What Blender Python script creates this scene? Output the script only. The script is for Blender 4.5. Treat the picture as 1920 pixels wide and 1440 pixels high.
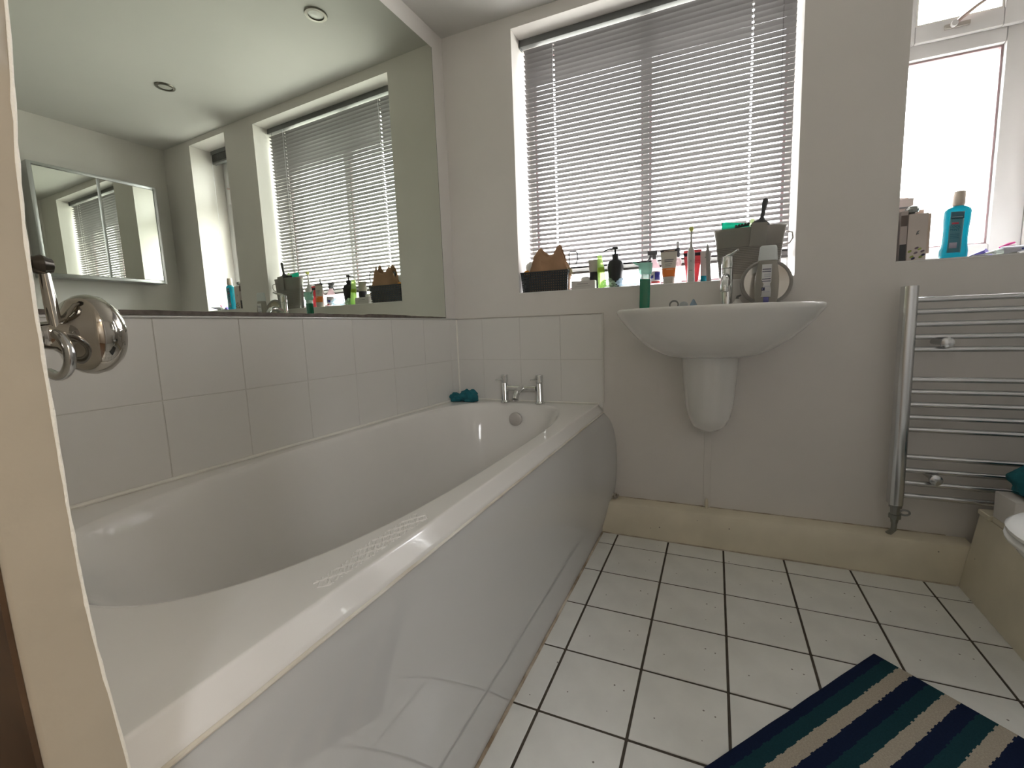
import bpy, bmesh, math, random
from math import sin, cos, pi, radians, hypot
from mathutils import Vector, Matrix, noise

for o in list(bpy.data.objects):
    bpy.data.objects.remove(o, do_unlink=True)
S = bpy.context.scene
COL = S.collection
random.seed(7)

# ------------------------------------------------------------------ camera
cam = bpy.data.cameras.new('camera')
co = bpy.data.objects.new('camera', cam)
COL.objects.link(co)
R_ = Vector((0.92456529, 0.37981118, -0.03037256))
U_ = Vector((-0.01766046, 0.12234467, 0.99233054))
F_ = Vector((-0.38061415, 0.91693797, -0.11982327))
m = Matrix((R_, U_, -F_)).transposed().to_4x4()
m.translation = Vector((1.19739, -1.87956, 0.91526))
co.matrix_world = m
cam.sensor_fit = 'HORIZONTAL'
cam.sensor_width = 36.0
cam.lens = 815.87 / 1920 * 36.0
cam.shift_x = -0.02231
cam.shift_y = -0.00413
cam.clip_start = 0.01
S.camera = co

# ------------------------------------------------------------------ light, exposure
W = bpy.data.worlds.new('world')
S.world = W
W.use_nodes = True
nt = W.node_tree
nt.nodes.clear()
wo = nt.nodes.new('ShaderNodeOutputWorld')
bg = nt.nodes.new('ShaderNodeBackground')
tc = nt.nodes.new('ShaderNodeTexCoord')
sp = nt.nodes.new('ShaderNodeSeparateXYZ')
rp = nt.nodes.new('ShaderNodeValToRGB')
nt.links.new(tc.outputs['Generated'], sp.inputs[0])
nt.links.new(sp.outputs['Z'], rp.inputs[0])
nt.links.new(rp.outputs[0], bg.inputs['Color'])
nt.links.new(bg.outputs[0], wo.inputs['Surface'])
# overcast sky above the horizon, duller ground below it
mp_ = nt.nodes.new('ShaderNodeMapRange')
mp_.inputs['From Min'].default_value = -1.0; mp_.inputs['From Max'].default_value = 1.0
nt.links.new(sp.outputs['Z'], mp_.inputs['Value']); nt.links.new(mp_.outputs[0], rp.inputs[0])
E_ = rp.color_ramp.elements
E_[0].position = 0.0; E_[0].color = (0.16, 0.155, 0.14, 1)
E_[1].position = 1.0; E_[1].color = (1.0, 0.972, 0.985, 1)      # overcast: brightest overhead
q_ = E_.new(0.485); q_.color = (0.22, 0.21, 0.19, 1)
q_ = E_.new(0.515); q_.color = (0.475, 0.452, 0.457, 1)
bg.inputs['Strength'].default_value = 3.0

S.view_settings.view_transform = 'Standard'
S.view_settings.look = 'None'
S.view_settings.gamma = 1.0
S.view_settings.use_curve_mapping = False
S.view_settings.exposure = 3.78

def portal(x, z, w, h, y, rx=-90):
    l = bpy.data.lights.new('window_portal', 'AREA')
    l.shape = 'RECTANGLE'; l.size = w; l.size_y = h
    l.cycles.is_portal = True
    o = bpy.data.objects.new('window_portal', l)
    o.location = (x, y, z)
    o.rotation_euler = (radians(rx), 0, 0)
    COL.objects.link(o)
portal(0.918, 1.64, 1.16, 1.16, 0.31)
portal(1.97, 1.66, 0.44, 1.16, 0.31)
portal(2.14, 1.55, 0.44, 0.8, -3.14, 90)      # the added, unseen hall window behind the camera
# warm fill light added in the hall behind the camera, no fitting there
hl = bpy.data.lights.new('hall_fill_light', 'AREA')
hl.shape = 'DISK'; hl.size = 0.25; hl.energy = 0.9; hl.color = (1.0, 0.88, 0.72)
hlo = bpy.data.objects.new('hall_fill_light', hl)
hlo.location = (2.28, -2.12, 2.225)
COL.objects.link(hlo)

# ------------------------------------------------------------------ constants
LA = 0.03497                 # the left wall leans a little off square
CZ = 2.256                   # ceiling
XR = 2.516                   # right wall
WL, WR, WB, WT = 0.353, 1.464, 1.072, 2.205
SL, SR, SB, ST = 1.764, 2.175, 1.097, 2.222
RIM = 0.566
ZM, ZT = 0.765, 0.965
LROT = Matrix.Rotation(-math.atan(LA), 4, 'Z')   # local frame of the left wall: x out of the wall

# ------------------------------------------------------------------ materials
MATS = {}
def nodes_of(mt):
    return mt.node_tree.nodes, mt.node_tree.links

def mat(name, color, rough=0.5, metal=0.0, noise_amt=0.0, noise_scale=8.0, bump=0.0, bump_scale=60.0,
        trans=0.0, ior=1.45, coat=0.0, spec=0.5, alpha=1.0, color2=None, specks=0.0, speck_scale=30.0,
        speck_color=(0.12, 0.10, 0.08), speck_size=0.09, sss=0.0, emit=None):
    if name in MATS: return MATS[name]
    mt = bpy.data.materials.new(name)
    mt.use_nodes = True
    N, L = nodes_of(mt)
    b = N['Principled BSDF']
    b.inputs['Base Color'].default_value = (*color, 1)
    b.inputs['Roughness'].default_value = rough
    b.inputs['Metallic'].default_value = metal
    b.inputs['IOR'].default_value = ior
    b.inputs['Transmission Weight'].default_value = trans
    b.inputs['Coat Weight'].default_value = coat
    b.inputs['Specular IOR Level'].default_value = spec
    b.inputs['Alpha'].default_value = alpha
    if sss:
        b.inputs['Subsurface Weight'].default_value = sss
        b.inputs['Subsurface Radius'].default_value = (0.01, 0.01, 0.01)
    t = N.new('ShaderNodeTexCoord')
    out = None
    if noise_amt or color2:
        n = N.new('ShaderNodeTexNoise')
        n.inputs['Scale'].default_value = noise_scale
        n.inputs['Detail'].default_value = 5
        L.new(t.outputs['Object'], n.inputs['Vector'])
        mx = N.new('ShaderNodeMix'); mx.data_type = 'RGBA'
        c2 = color2 or tuple(c * (1 - noise_amt) for c in color)
        mx.inputs['A'].default_value = (*color, 1)
        mx.inputs['B'].default_value = (*c2, 1)
        r = N.new('ShaderNodeMapRange')
        r.inputs['From Min'].default_value = 0.35; r.inputs['From Max'].default_value = 0.7
        L.new(n.outputs['Fac'], r.inputs['Value'])
        L.new(r.outputs[0], mx.inputs['Factor'])
        out = mx.outputs['Result']
    if specks:
        v = N.new('ShaderNodeTexVoronoi')
        v.inputs['Scale'].default_value = speck_scale
        L.new(t.outputs['Object'], v.inputs['Vector'])
        lt = N.new('ShaderNodeMath'); lt.operation = 'LESS_THAN'
        # only some cells carry a speck, each of its own size
        sx = N.new('ShaderNodeSeparateColor')
        L.new(v.outputs['Color'], sx.inputs[0])
        pw = N.new('ShaderNodeMath'); pw.operation = 'POWER'
        pw.inputs[1].default_value = 1.0 / max(specks, 0.01)
        L.new(sx.outputs[0], pw.inputs[0])
        ml = N.new('ShaderNodeMath'); ml.operation = 'MULTIPLY'
        ml.inputs[1].default_value = speck_size
        L.new(pw.outputs[0], ml.inputs[0])
        L.new(v.outputs['Distance'], lt.inputs[0])
        L.new(ml.outputs[0], lt.inputs[1])
        m2 = N.new('ShaderNodeMix'); m2.data_type = 'RGBA'
        if out: L.new(out, m2.inputs['A'])
        else: m2.inputs['A'].default_value = (*color, 1)
        m2.inputs['B'].default_value = (*speck_color, 1)
        mf = N.new('ShaderNodeMath'); mf.operation = 'MULTIPLY'; mf.inputs[1].default_value = 0.8
        L.new(lt.outputs[0], mf.inputs[0])
        L.new(mf.outputs[0], m2.inputs['Factor'])
        out = m2.outputs['Result']
    if out: L.new(out, b.inputs['Base Color'])
    if bump:
        n = N.new('ShaderNodeTexNoise')
        n.inputs['Scale'].default_value = bump_scale
        n.inputs['Detail'].default_value = 4
        L.new(t.outputs['Object'], n.inputs['Vector'])
        bp = N.new('ShaderNodeBump')
        bp.inputs['Strength'].default_value = bump
        bp.inputs['Distance'].default_value = 0.004
        L.new(n.outputs['Fac'], bp.inputs['Height'])
        L.new(bp.outputs[0], b.inputs['Normal'])
    MATS[name] = mt
    return mt

def clear_mat(name, tint, t=0.85, rough=0.05, body=None):
    """thin clear plastic or glass: see-through with a glossy skin"""
    if name in MATS: return MATS[name]
    mt = bpy.data.materials.new(name); mt.use_nodes = True
    N, L = nodes_of(mt)
    N.clear()
    o = N.new('ShaderNodeOutputMaterial')
    tr = N.new('ShaderNodeBsdfTransparent'); tr.inputs[0].default_value = (*tint, 1)
    gl = N.new('ShaderNodeBsdfGlossy'); gl.inputs['Roughness'].default_value = rough
    gl.inputs['Color'].default_value = (1, 1, 1, 1)
    lw = N.new('ShaderNodeLayerWeight'); lw.inputs['Blend'].default_value = 0.5
    pw_ = N.new('ShaderNodeMath'); pw_.operation = 'POWER'; pw_.inputs[1].default_value = 4.0
    L.new(lw.outputs['Facing'], pw_.inputs[0])
    fr = N.new('ShaderNodeMath'); fr.operation = 'MULTIPLY_ADD'; fr.inputs[1].default_value = 0.6; fr.inputs[2].default_value = 0.03
    L.new(pw_.outputs[0], fr.inputs[0])
    m1 = N.new('ShaderNodeMixShader')
    src = tr.outputs[0]
    if body:
        df = N.new('ShaderNodeBsdfDiffuse'); df.inputs[0].default_value = (*body, 1)
        tl = N.new('ShaderNodeBsdfTranslucent'); tl.inputs[0].default_value = (*body, 1)
        a = N.new('ShaderNodeMixShader'); a.inputs[0].default_value = 0.55
        L.new(df.outputs[0], a.inputs[1]); L.new(tl.outputs[0], a.inputs[2])
        c = N.new('ShaderNodeMixShader'); c.inputs[0].default_value = t
        L.new(a.outputs[0], c.inputs[1]); L.new(tr.outputs[0], c.inputs[2])
        src = c.outputs[0]
    L.new(fr.outputs[0], m1.inputs[0])
    L.new(src, m1.inputs[1]); L.new(gl.outputs[0], m1.inputs[2])
    L.new(m1.outputs[0], o.inputs['Surface'])
    MATS[name] = mt
    return mt

paint = mat('wall_paint', (0.745, 0.715, 0.685), 0.55, noise_amt=0.05, noise_scale=3, bump=0.12, bump_scale=25)
ceil_m = mat('ceiling_paint', (0.66, 0.645, 0.62), 0.7, noise_amt=0.04, noise_scale=2)
reveal = mat('sill_paint', (0.80, 0.79, 0.77), 0.4, noise_amt=0.04, bump=0.1, bump_scale=20)
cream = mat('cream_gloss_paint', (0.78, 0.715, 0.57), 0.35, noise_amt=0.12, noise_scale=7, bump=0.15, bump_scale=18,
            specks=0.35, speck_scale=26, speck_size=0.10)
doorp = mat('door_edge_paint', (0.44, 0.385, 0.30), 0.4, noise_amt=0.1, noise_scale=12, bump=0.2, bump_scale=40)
wood = mat('dark_wood', (0.10, 0.055, 0.028), 0.45, noise_amt=0.4, noise_scale=20)
wtile = mat('wall_tile_glaze', (0.74, 0.725, 0.70), 0.16, bump=0.03, bump_scale=6)
grout = mat('wall_grout', (0.63, 0.615, 0.58), 0.8)
ftile = mat('floor_tile_glaze', (0.85, 0.85, 0.82), 0.22, noise_amt=0.10, noise_scale=9, bump=0.04, bump_scale=10,
            specks=0.30, speck_scale=38, speck_size=0.12)
fgrout = mat('floor_grout', (0.085, 0.07, 0.055), 0.85, noise_amt=0.3, noise_scale=30)
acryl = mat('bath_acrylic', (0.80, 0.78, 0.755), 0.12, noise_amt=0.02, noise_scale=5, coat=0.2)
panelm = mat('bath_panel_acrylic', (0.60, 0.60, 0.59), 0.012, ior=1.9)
ceram = mat('ceramic', (0.80, 0.795, 0.775), 0.1, coat=0.3)
chrome = mat('chrome', (0.72, 0.73, 0.73), 0.10, 1.0)
chromed = mat('worn_chrome', (0.55, 0.55, 0.55), 0.16, 1.0, bump=0.05, bump_scale=80)
railm = mat('rail_chrome', (0.62, 0.63, 0.64), 0.22, 1.0)
knobm = mat('polished_nickel', (0.46, 0.43, 0.39), 0.06, 1.0, bump=0.03, bump_scale=30)
alu = mat('brushed_aluminium', (0.52, 0.53, 0.53), 0.3, 1.0)
upvc = mat('white_window_plastic', (0.66, 0.65, 0.645), 0.3)
gasket = mat('window_gasket', (0.35, 0.25, 0.26), 0.6)
slatm = mat('blind_slat', (0.135, 0.128, 0.126), 0.35, 0.15)
headm = mat('blind_rail', (0.15, 0.155, 0.155), 0.4, 0.3)
cordm = mat('blind_cord', (0.8, 0.8, 0.85), 0.7)
mirr = mat('mirror_glass', (0.70, 0.745, 0.665), 0.0, 1.0)
mirr2 = mat('cabinet_mirror_glass', (0.80, 0.82, 0.78), 0.0, 1.0)
corr = mat('mirror_corrosion', (0.15, 0.12, 0.10), 0.5, noise_amt=0.5, noise_scale=60)
seal = mat('white_sealant', (0.82, 0.80, 0.74), 0.4, bump=0.3, bump_scale=50)
dirt = mat('dirty_sealant', (0.66, 0.60, 0.50), 0.7, color2=(0.26, 0.19, 0.12), noise_scale=14, bump=0.3, bump_scale=60)
white = mat('white_plastic', (0.80, 0.80, 0.79), 0.3)
black = mat('black_plastic', (0.018, 0.02, 0.022), 0.35)
charcoal = mat('charcoal_plastic', (0.035, 0.04, 0.045), 0.5)
kraft = mat('brown_paper', (0.42, 0.25, 0.145), 0.75, noise_amt=0.3, noise_scale=14, bump=0.5, bump_scale=30)
teal = mat('teal_cloth', (0.018, 0.155, 0.195), 0.9, noise_amt=0.35, noise_scale=30, bump=0.5, bump_scale=150)
orange = mat('orange_print', (0.80, 0.22, 0.04), 0.4)
ink = mat('dark_print', (0.03, 0.025, 0.04), 0.5)
greyink = mat('grey_print', (0.22, 0.22, 0.23), 0.5)
glass = clear_mat('window_glass', (0.93, 0.95, 0.95), rough=0.02)

# ------------------------------------------------------------------ mesh builder
class B:
    def __init__(s, M=None):
        s.v = []; s.f = []; s.M = M or Matrix.Identity(4)
    def add(s, vs, fs):
        k = len(s.v)
        s.v += [s.M @ Vector(p) for p in vs]
        s.f += [tuple(i + k for i in f) for f in fs]
        return s
    def box(s, x0, x1, y0, y1, z0, z1):
        return s.add([(x0,y0,z0),(x1,y0,z0),(x1,y1,z0),(x0,y1,z0),(x0,y0,z1),(x1,y0,z1),(x1,y1,z1),(x0,y1,z1)],
              [(0,3,2,1),(4,5,6,7),(0,1,5,4),(1,2,6,5),(2,3,7,6),(3,0,4,7)])
    def loft(s, rings, c0=True, c1=True, closed=True):
        n = len(rings[0]); vs = [p for r in rings for p in r]; fs = []
        for i in range(len(rings) - 1):
            for j in range(n if closed else n - 1):
                a = i*n + j; b = i*n + (j+1) % n
                fs.append((a, b, b + n, a + n))
        if c0: fs.append(tuple(range(n - 1, -1, -1)))
        if c1: fs.append(tuple((len(rings)-1)*n + j for j in range(n)))
        return s.add(vs, fs)
    def lathe(s, prof, c=(0,0,0), n=24, ax='Z', c0=True, c1=True):
        rings = []
        for r, h in prof:
            ring = []
            for j in range(n):
                a = 2*pi*j/n
                x, y = r*cos(a), r*sin(a)
                if ax == 'Z': p = (c[0]+x, c[1]+y, c[2]+h)
                elif ax == 'Y': p = (c[0]+x, c[1]+h, c[2]-y)
                else: p = (c[0]+h, c[1]+x, c[2]+y)
                ring.append(p)
            rings.append(ring)
        return s.loft(rings, c0, c1)
    def tube(s, pts, r, n=10, cap=True):
        pts = [Vector(p) for p in pts]
        rings = []; prev = None
        for i, p in enumerate(pts):
            if i == 0: t = pts[1] - p
            elif i == len(pts)-1: t = p - pts[-2]
            else: t = (pts[i+1]-p).normalized() + (p-pts[i-1]).normalized()
            t.normalize()
            if prev is None:
                a = Vector((0,0,1)) if abs(t.z) < 0.9 else Vector((1,0,0))
                u = t.cross(a).normalized()
            else:
                u = (prev - t*prev.dot(t)).normalized()
            prev = u; w = t.cross(u)
            rr = r[i] if isinstance(r, (list, tuple)) else r
            rings.append([tuple(p + (u*cos(2*pi*k/n) + w*sin(2*pi*k/n))*rr) for k in range(n)])
        return s.loft(rings, cap, cap)
    def sell(s, cx, cy, rx, ry, z, n=32, e=2.0, y_max=None):
        ring = []
        for k in range(n):
            a = 2*pi*k/n
            c_, s_ = cos(a), sin(a)
            x = cx + rx*math.copysign(abs(c_)**(2/e), c_); y = cy + ry*math.copysign(abs(s_)**(2/e), s_)
            if y_max is not None: y = min(y, y_max)
            ring.append((x, y, z))
        return ring

def build(name, b, m, parent=None, smooth=True, bevel=0.0, seg=2, ang=35, kind=None, label=None, solid=0.0, sub=0):
    me = bpy.data.meshes.new(name)
    off = Vector((0,0,0))
    if parent is not None:
        q = parent
        while q is not None: off += Vector(q.location); q = q.parent
    me.from_pydata([tuple(v - off) for v in b.v], [], b.f)
    bm = bmesh.new(); bm.from_mesh(me)
    bmesh.ops.recalc_face_normals(bm, faces=bm.faces)
    if bevel:
        ed = [e for e in bm.edges if len(e.link_faces) == 2 and e.calc_face_angle(0) > radians(30)]
        bmesh.ops.bevel(bm, geom=ed, offset=bevel, segments=seg, profile=0.6, affect='EDGES', clamp_overlap=True)
    bm.to_mesh(me); bm.free()
    if smooth:
        me.polygons.foreach_set('use_smooth', [True]*len(me.polygons))
        me.set_sharp_from_angle(angle=radians(ang))
    if m is not None: me.materials.append(m)
    o = bpy.data.objects.new(name, me)
    COL.objects.link(o)
    if parent is not None: o.parent = parent
    if solid:
        md = o.modifiers.new('thickness', 'SOLIDIFY'); md.thickness = solid; md.offset = 0
    if sub:
        md = o.modifiers.new('smooth', 'SUBSURF'); md.levels = sub; md.render_levels = sub
    if kind: o['kind'] = kind
    if label: o['label'] = label
    return o

def thing(name, label, cat, loc, group=None):
    o = bpy.data.objects.new(name, None)
    o.empty_display_size = 0.05
    COL.objects.link(o)
    o.location = loc
    o['label'] = label; o['category'] = cat
    if group: o['group'] = group
    return o
def setting(name, loc=(0,0,0)):
    o = bpy.data.objects.new(name, None); o.empty_display_size = 0.05
    COL.objects.link(o); o.location = loc; o['kind'] = 'structure'
    return o
def tag(o, label, cat, group=None):
    o['label'] = label; o['category'] = cat
    if group: o['group'] = group
    return o

def text(name, s, size, M, m, parent, align='CENTER', depth=0.0002, sx=1.0):
    cu = bpy.data.curves.new(name, 'FONT')
    cu.body = s; cu.size = size; cu.extrude = depth; cu.align_x = align; cu.align_y = 'CENTER'
    cu.resolution_u = 2
    t = bpy.data.objects.new(name, cu); COL.objects.link(t)
    dg = bpy.context.evaluated_depsgraph_get(); dg.update()
    me = bpy.data.meshes.new_from_object(t.evaluated_get(dg))
    b = B(M @ Matrix.Diagonal((sx, 1, 1, 1)))
    b.add([tuple(v.co) for v in me.vertices], [tuple(p.vertices) for p in me.polygons])
    bpy.data.objects.remove(t, do_unlink=True)
    return build(name, b, m, parent, smooth=False)

def TM(x=0, y=0, z=0, rz=0, rx=0, ry=0):
    return Matrix.Translation((x, y, z)) @ Matrix.Rotation(rz, 4, 'Z') @ Matrix.Rotation(ry, 4, 'Y') @ Matrix.Rotation(rx, 4, 'X')
FRONT = lambda x, y, z, rz=0, ry=0: TM(x, y, z, rz, radians(90), ry)   # text plane facing the camera side (-y)

# ================================================================== room shell
floor = build('floor', B().box(-0.12, XR + 0.1, -1.86, 0.0, -0.10, -0.0025), fgrout, smooth=False, kind='structure')
tile_me = None
GX, GY, GS = 0.8189, -0.1616, 0.21265
for i in range(-1, 8):
    for j in range(-1, 8):
        x0 = GX + (i)*GS + 0.0033; x1 = GX + (i+1)*GS - 0.0033
        y1 = GY - j*GS - 0.0033; y0 = GY - (j+1)*GS + 0.0033
        cx0, cx1 = max(x0, 0.70), min(x1, XR - 0.002)
        cy0, cy1 = max(y0, -1.86), min(y1, -0.02)
        if cx1 - cx0 < 0.01 or cy1 - cy0 < 0.01: continue
        full = abs(cx0-x0) + abs(cx1-x1) + abs(cy0-y0) + abs(cy1-y1) < 1e-6
        if full and tile_me is not None:
            o = bpy.data.objects.new('floor_tile', tile_me); COL.objects.link(o); o.parent = floor
            o.location = ((x0+x1)/2, (y0+y1)/2, random.uniform(-0.0002, 0.0002))
            o.rotation_euler = (random.uniform(-1,1)*0.0015, random.uniform(-1,1)*0.0015, 0)
        elif full:
            w = (x1-x0)/2
            o = build('floor_tile', B().box(-w, w, -w, w, -0.006, 0.0), ftile, floor, bevel=0.0012, seg=1)
            tile_me = o.data; o.location = ((x0+x1)/2, (y0+y1)/2, 0)
        else:
            o = build('floor_tile', B().box(cx0, cx1, cy0, cy1, -0.006, 0.0), ftile, floor, bevel=0.0012, seg=1)

build('ceiling', B().box(-0.2, XR + 0.1, -1.86, 0.25, CZ, CZ + 0.1), ceil_m, smooth=False, kind='structure')

# far wall with its two window openings: one mesh from bricks of wall around the holes
D = 0.30
fw = B()
xs = [-0.12, WL, WR, SL, SR, XR + 0.1]
zs = [-0.1, WB, SB, WT, ST, CZ]
for a in range(5):
    for c in range(5):
        x0, x1, z0, z1 = xs[a], xs[a+1], zs[c], zs[c+1]
        if a == 1 and WB <= z0 and z1 <= WT + 1e-6: continue
        if a == 3 and SB <= z0 and z1 <= ST + 1e-6: continue
        vs = [(x0,0,z0),(x1,0,z0),(x1,0,z1),(x0,0,z1)]
        fw.add(vs, [(0,1,2,3)])
def hole(x0, x1, z0, z1):
    fw.add([(x0,0,z0),(x0,D,z0),(x0,D,z1),(x0,0,z1)], [(0,1,2,3)])
    fw.add([(x1,0,z0),(x1,0,z1),(x1,D,z1),(x1,D,z0)], [(0,1,2,3)])
    fw.add([(x0,0,z0),(x1,0,z0),(x1,D,z0),(x0,D,z0)], [(0,1,2,3)])
    fw.add([(x0,0,z1),(x0,D,z1),(x1,D,z1),(x1,0,z1)], [(0,1,2,3)])
hole(WL, WR, WB, WT); hole(SL, SR, SB, ST)
for a in range(5):
    for c in range(5):
        x0, x1, z0, z1 = xs[a], xs[a+1], zs[c], zs[c+1]
        if a == 1 and WB <= z0 and z1 <= WT + 1e-6: continue
        if a == 3 and SB <= z0 and z1 <= ST + 1e-6: continue
        fw.add([(x0,D,z0),(x0,D,z1),(x1,D,z1),(x1,D,z0)], [(0,1,2,3)])
wall_far = build('wall_far', fw, paint, smooth=False, kind='structure')
build('sill_board', B().box(WL+0.0005, WR-0.0005, -0.002, 0.184, WB-0.001, WB + 0.0035), reveal, wall_far, smooth=False)
build('sill_board', B().box(SL+0.0005, SR-0.0005, -0.002, 0.204, SB-0.001, SB + 0.0035), reveal, wall_far, smooth=False)

wall_left = build('wall_left', B(LROT).box(-0.10, 0.0, -1.95, 0.0, -0.1, CZ), paint, smooth=False, kind='structure')
wall_right = build('wall_right', B().box(XR, XR + 0.1, -1.86, 0.0, -0.1, CZ), paint, smooth=False, kind='structure')
wn = B().box(1.50, XR, -1.86, -1.78, -0.1, CZ).box(-0.12, 1.50, -1.86, -1.80, 2.02, CZ)
build('wall_near', wn, paint, smooth=False, kind='structure')
# the hall the picture is taken from
hallp = mat('hall_paint', (0.62, 0.57, 0.50), 0.7)
hallf = mat('hall_floor_boards', (0.14, 0.08, 0.045), 0.45, noise_amt=0.3, noise_scale=9)
build('wall_hall_far', B().box(-0.3, 1.9, -3.1, -3.0, -0.1, CZ).box(2.34, XR + 0.1, -3.1, -3.0, -0.1, CZ).box(1.9, 2.34, -3.1, -3.0, -0.1, 1.2).box(1.9, 2.34, -3.1, -3.0, 1.9, CZ), hallp, smooth=False, kind='structure')
w3 = setting('fill_window', (2.12, -3.05, 1.2))  # unseen window added to bring soft light onto bath panel and floor
for q in ((1.9, 1.93, 1.2, 1.9), (2.31, 2.34, 1.2, 1.9), (1.93, 2.31, 1.2, 1.23), (1.93, 2.31, 1.87, 1.9)):
    build('window_frame', B().box(q[0], q[1], -3.08, -3.03, q[2], q[3]), MATS.get('white_window_plastic') or mat('white_window_plastic', (0.80, 0.79, 0.78), 0.3), w3, bevel=0.003)
build('pane', B().box(1.931, 2.309, -3.058, -3.054, 1.231, 1.869), glass, w3, smooth=False)
build('wall_hall_left', B().box(-0.4, -0.3, -3.1, -1.86, -0.1, CZ), hallp, smooth=False, kind='structure')
build('wall_hall_right', B().box(XR, XR+0.1, -3.0, -1.86, -0.1, CZ), hallp, smooth=False, kind='structure')
build('floor_hall', B().box(-0.3, XR, -3.0, -1.86, -0.1, -0.001), hallf, smooth=False, kind='structure')
build('ceiling_hall', B().box(-0.3, XR, -3.0, -1.86, CZ, CZ+0.1), ceil_m, smooth=False, kind='structure')
build('wall_hall_near', B().box(-0.3, -0.12, -1.86, -1.80, -0.1, CZ), hallp, smooth=False, kind='structure')

# wall tiles ---------------------------------------------------------------
TT = 0.006
def wall_tiles(M, edges, rows, parent, gx=0.0010):
    for (a, b_) in edges:
        for (z0, z1) in rows:
            bb = B(M)
            bb.box(0.0015, TT, a + gx, b_ - gx, z0 + 0.0011, z1 - 0.0011)
            build('wall_tile', bb, wtile, parent, bevel=0.0006, seg=1)
yy = [-0.0065, -0.062, -0.262, -0.462, -0.662, -0.862, -1.062, -1.262, -1.462, -1.662, -1.72]
wall_tiles(LROT, [(yy[i+1], yy[i]) for i in range(len(yy)-1)], [(0.55, ZM), (ZM, ZT)], wall_left)
build('tile_grout', B(LROT).box(0.0, TT-0.0012, -1.72, 0, 0.5, ZT), grout, wall_left, smooth=False)
RZ = Matrix.Rotation(-pi/2, 4, 'Z')        # local x -> -y, local y -> x
xx = [0.006, 0.150, 0.350, 0.550, 0.7445]
wall_tiles(RZ, [(xx[i], xx[i+1]) for i in range(4)], [(0.55, ZM), (ZM, ZT)], wall_far)
build('tile_grout', B(RZ).box(0.0, TT-0.0012, 0.0, 0.7445, 0.5, ZT), grout, wall_far, smooth=False)
# metal / plastic edging along the tile tops
t1 = setting('trim_1')
build('edge_strip', B(LROT).box(0.0, 0.0095, -1.72, 0.0, ZT, ZT+0.005), mat('bright_edging', (0.72,0.72,0.71), 0.2, 0.3), t1, bevel=0.001)
build('edge_strip', B(RZ).box(0.0, 0.0085, 0.0, 0.7475, ZT, ZT+0.003), mat('grey_edging', (0.45,0.42,0.38), 0.5), t1)
build('edge_strip', B(RZ).box(0.0, 0.0085, 0.7445, 0.7485, RIM+0.004, ZT+0.003), mat('pale_edging', (0.70,0.68,0.64), 0.4), t1)
build('corner_sealant', B().tube([(0.006,-0.006,RIM),(0.006,-0.006,0.76),(0.006,-0.006,ZT-0.002)], 0.0045, 8), seal, t1)

# ------------------------------------------------------------------ boxing along the floor
base_far = setting('baseboard_far')
bb = B()
n = 40
rings = []
for i in range(n+1):
    x = 0.70 + (2.01-0.70)*i/n
    w = 0.002*noise.noise(Vector((x*6, 0, 0)))
    rings.append([(x, -0.067+w*0.5, 0.0005), (x, -0.0675+w, 0.06), (x, -0.066+w, 0.137), (x, -0.060+w, 0.1435+w), (x, -0.0005, 0.147+w*0.5), (x, -0.0005, 0.0005)])
bb.loft(rings)
build('boxing', bb, cream, base_far, ang=50)
fl = B().tube([(0.74+0.0315*i, -0.0685, 0.0012+0.001*noise.noise(Vector((i*0.7,3,0)))) for i in range(40)], 0.0028, 6)
build('floor_sealant', fl, dirt, base_far)
tl = B().tube([(0.76+0.0315*i, -0.0015, 0.1480+0.0015*noise.noise(Vector((i*0.9,8,0)))) for i in range(39)], 0.0022, 6)
build('wall_sealant', tl, dirt, base_far)
# stub of pipe end
build('pipe_stub', B().lathe([(0.006,0),(0.0065,0.02),(0.0055,0.036),(0.003,0.041)], (1.178,-0.012,0.1455), 12), cream, base_far)

t2 = setting('trim_2')
bx = B()
bx.add([(1.975,-0.069,0),(2.012,-0.069,0.265),(2.012,-0.45,0.265),(1.966,-0.45,0.0),
        (2.5155,-0.069,0),(2.5155,-0.069,0.265),(2.5155,-0.45,0.265),(2.5155,-0.45,0)],
       [(0,1,2,3),(4,7,6,5),(0,4,5,1),(3,2,6,7),(1,5,6,2),(0,3,7,4)])
build('boxing', bx, cream, t2, bevel=0.002)
build('boxing_lid', B().box(2.004, 2.5155, -0.135, -0.0725, 0.2655, 0.283).box(2.012, 2.5155, -0.4505, -0.1352, 0.2655, 0.283), cream, t2, bevel=0.005, seg=3)
build('upper_boxing', B().box(2.013, 2.5155, -0.235, -0.135, 0.2835, 0.367), paint, t2, bevel=0.003)

# ------------------------------------------------------------------ windows
def frame_rect(b, x0, x1, z0, z1, w, y0, y1):
    b.box(x0, x0+w, y0, y1, z0, z1); b.box(x1-w, x1, y0, y1, z0, z1)
    b.box(x0+w, x1-w, y0, y1, z0, z0+w); b.box(x0+w, x1-w, y0, y1, z1-w, z1)
def pane(x0, x1, z0, z1, y, parent):
    return build('pane', B().box(x0, x1, y, y+0.004, z0, z1), glass, parent, smooth=False)
def bead(x0, x1, z0, z1, w, y0, y1, parent, m=gasket, name='glazing_bead'):
    b = B(); frame_rect(b, x0, x1, z0, z1, w, y0, y1)
    return build(name, b, m, parent, smooth=False)

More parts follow.
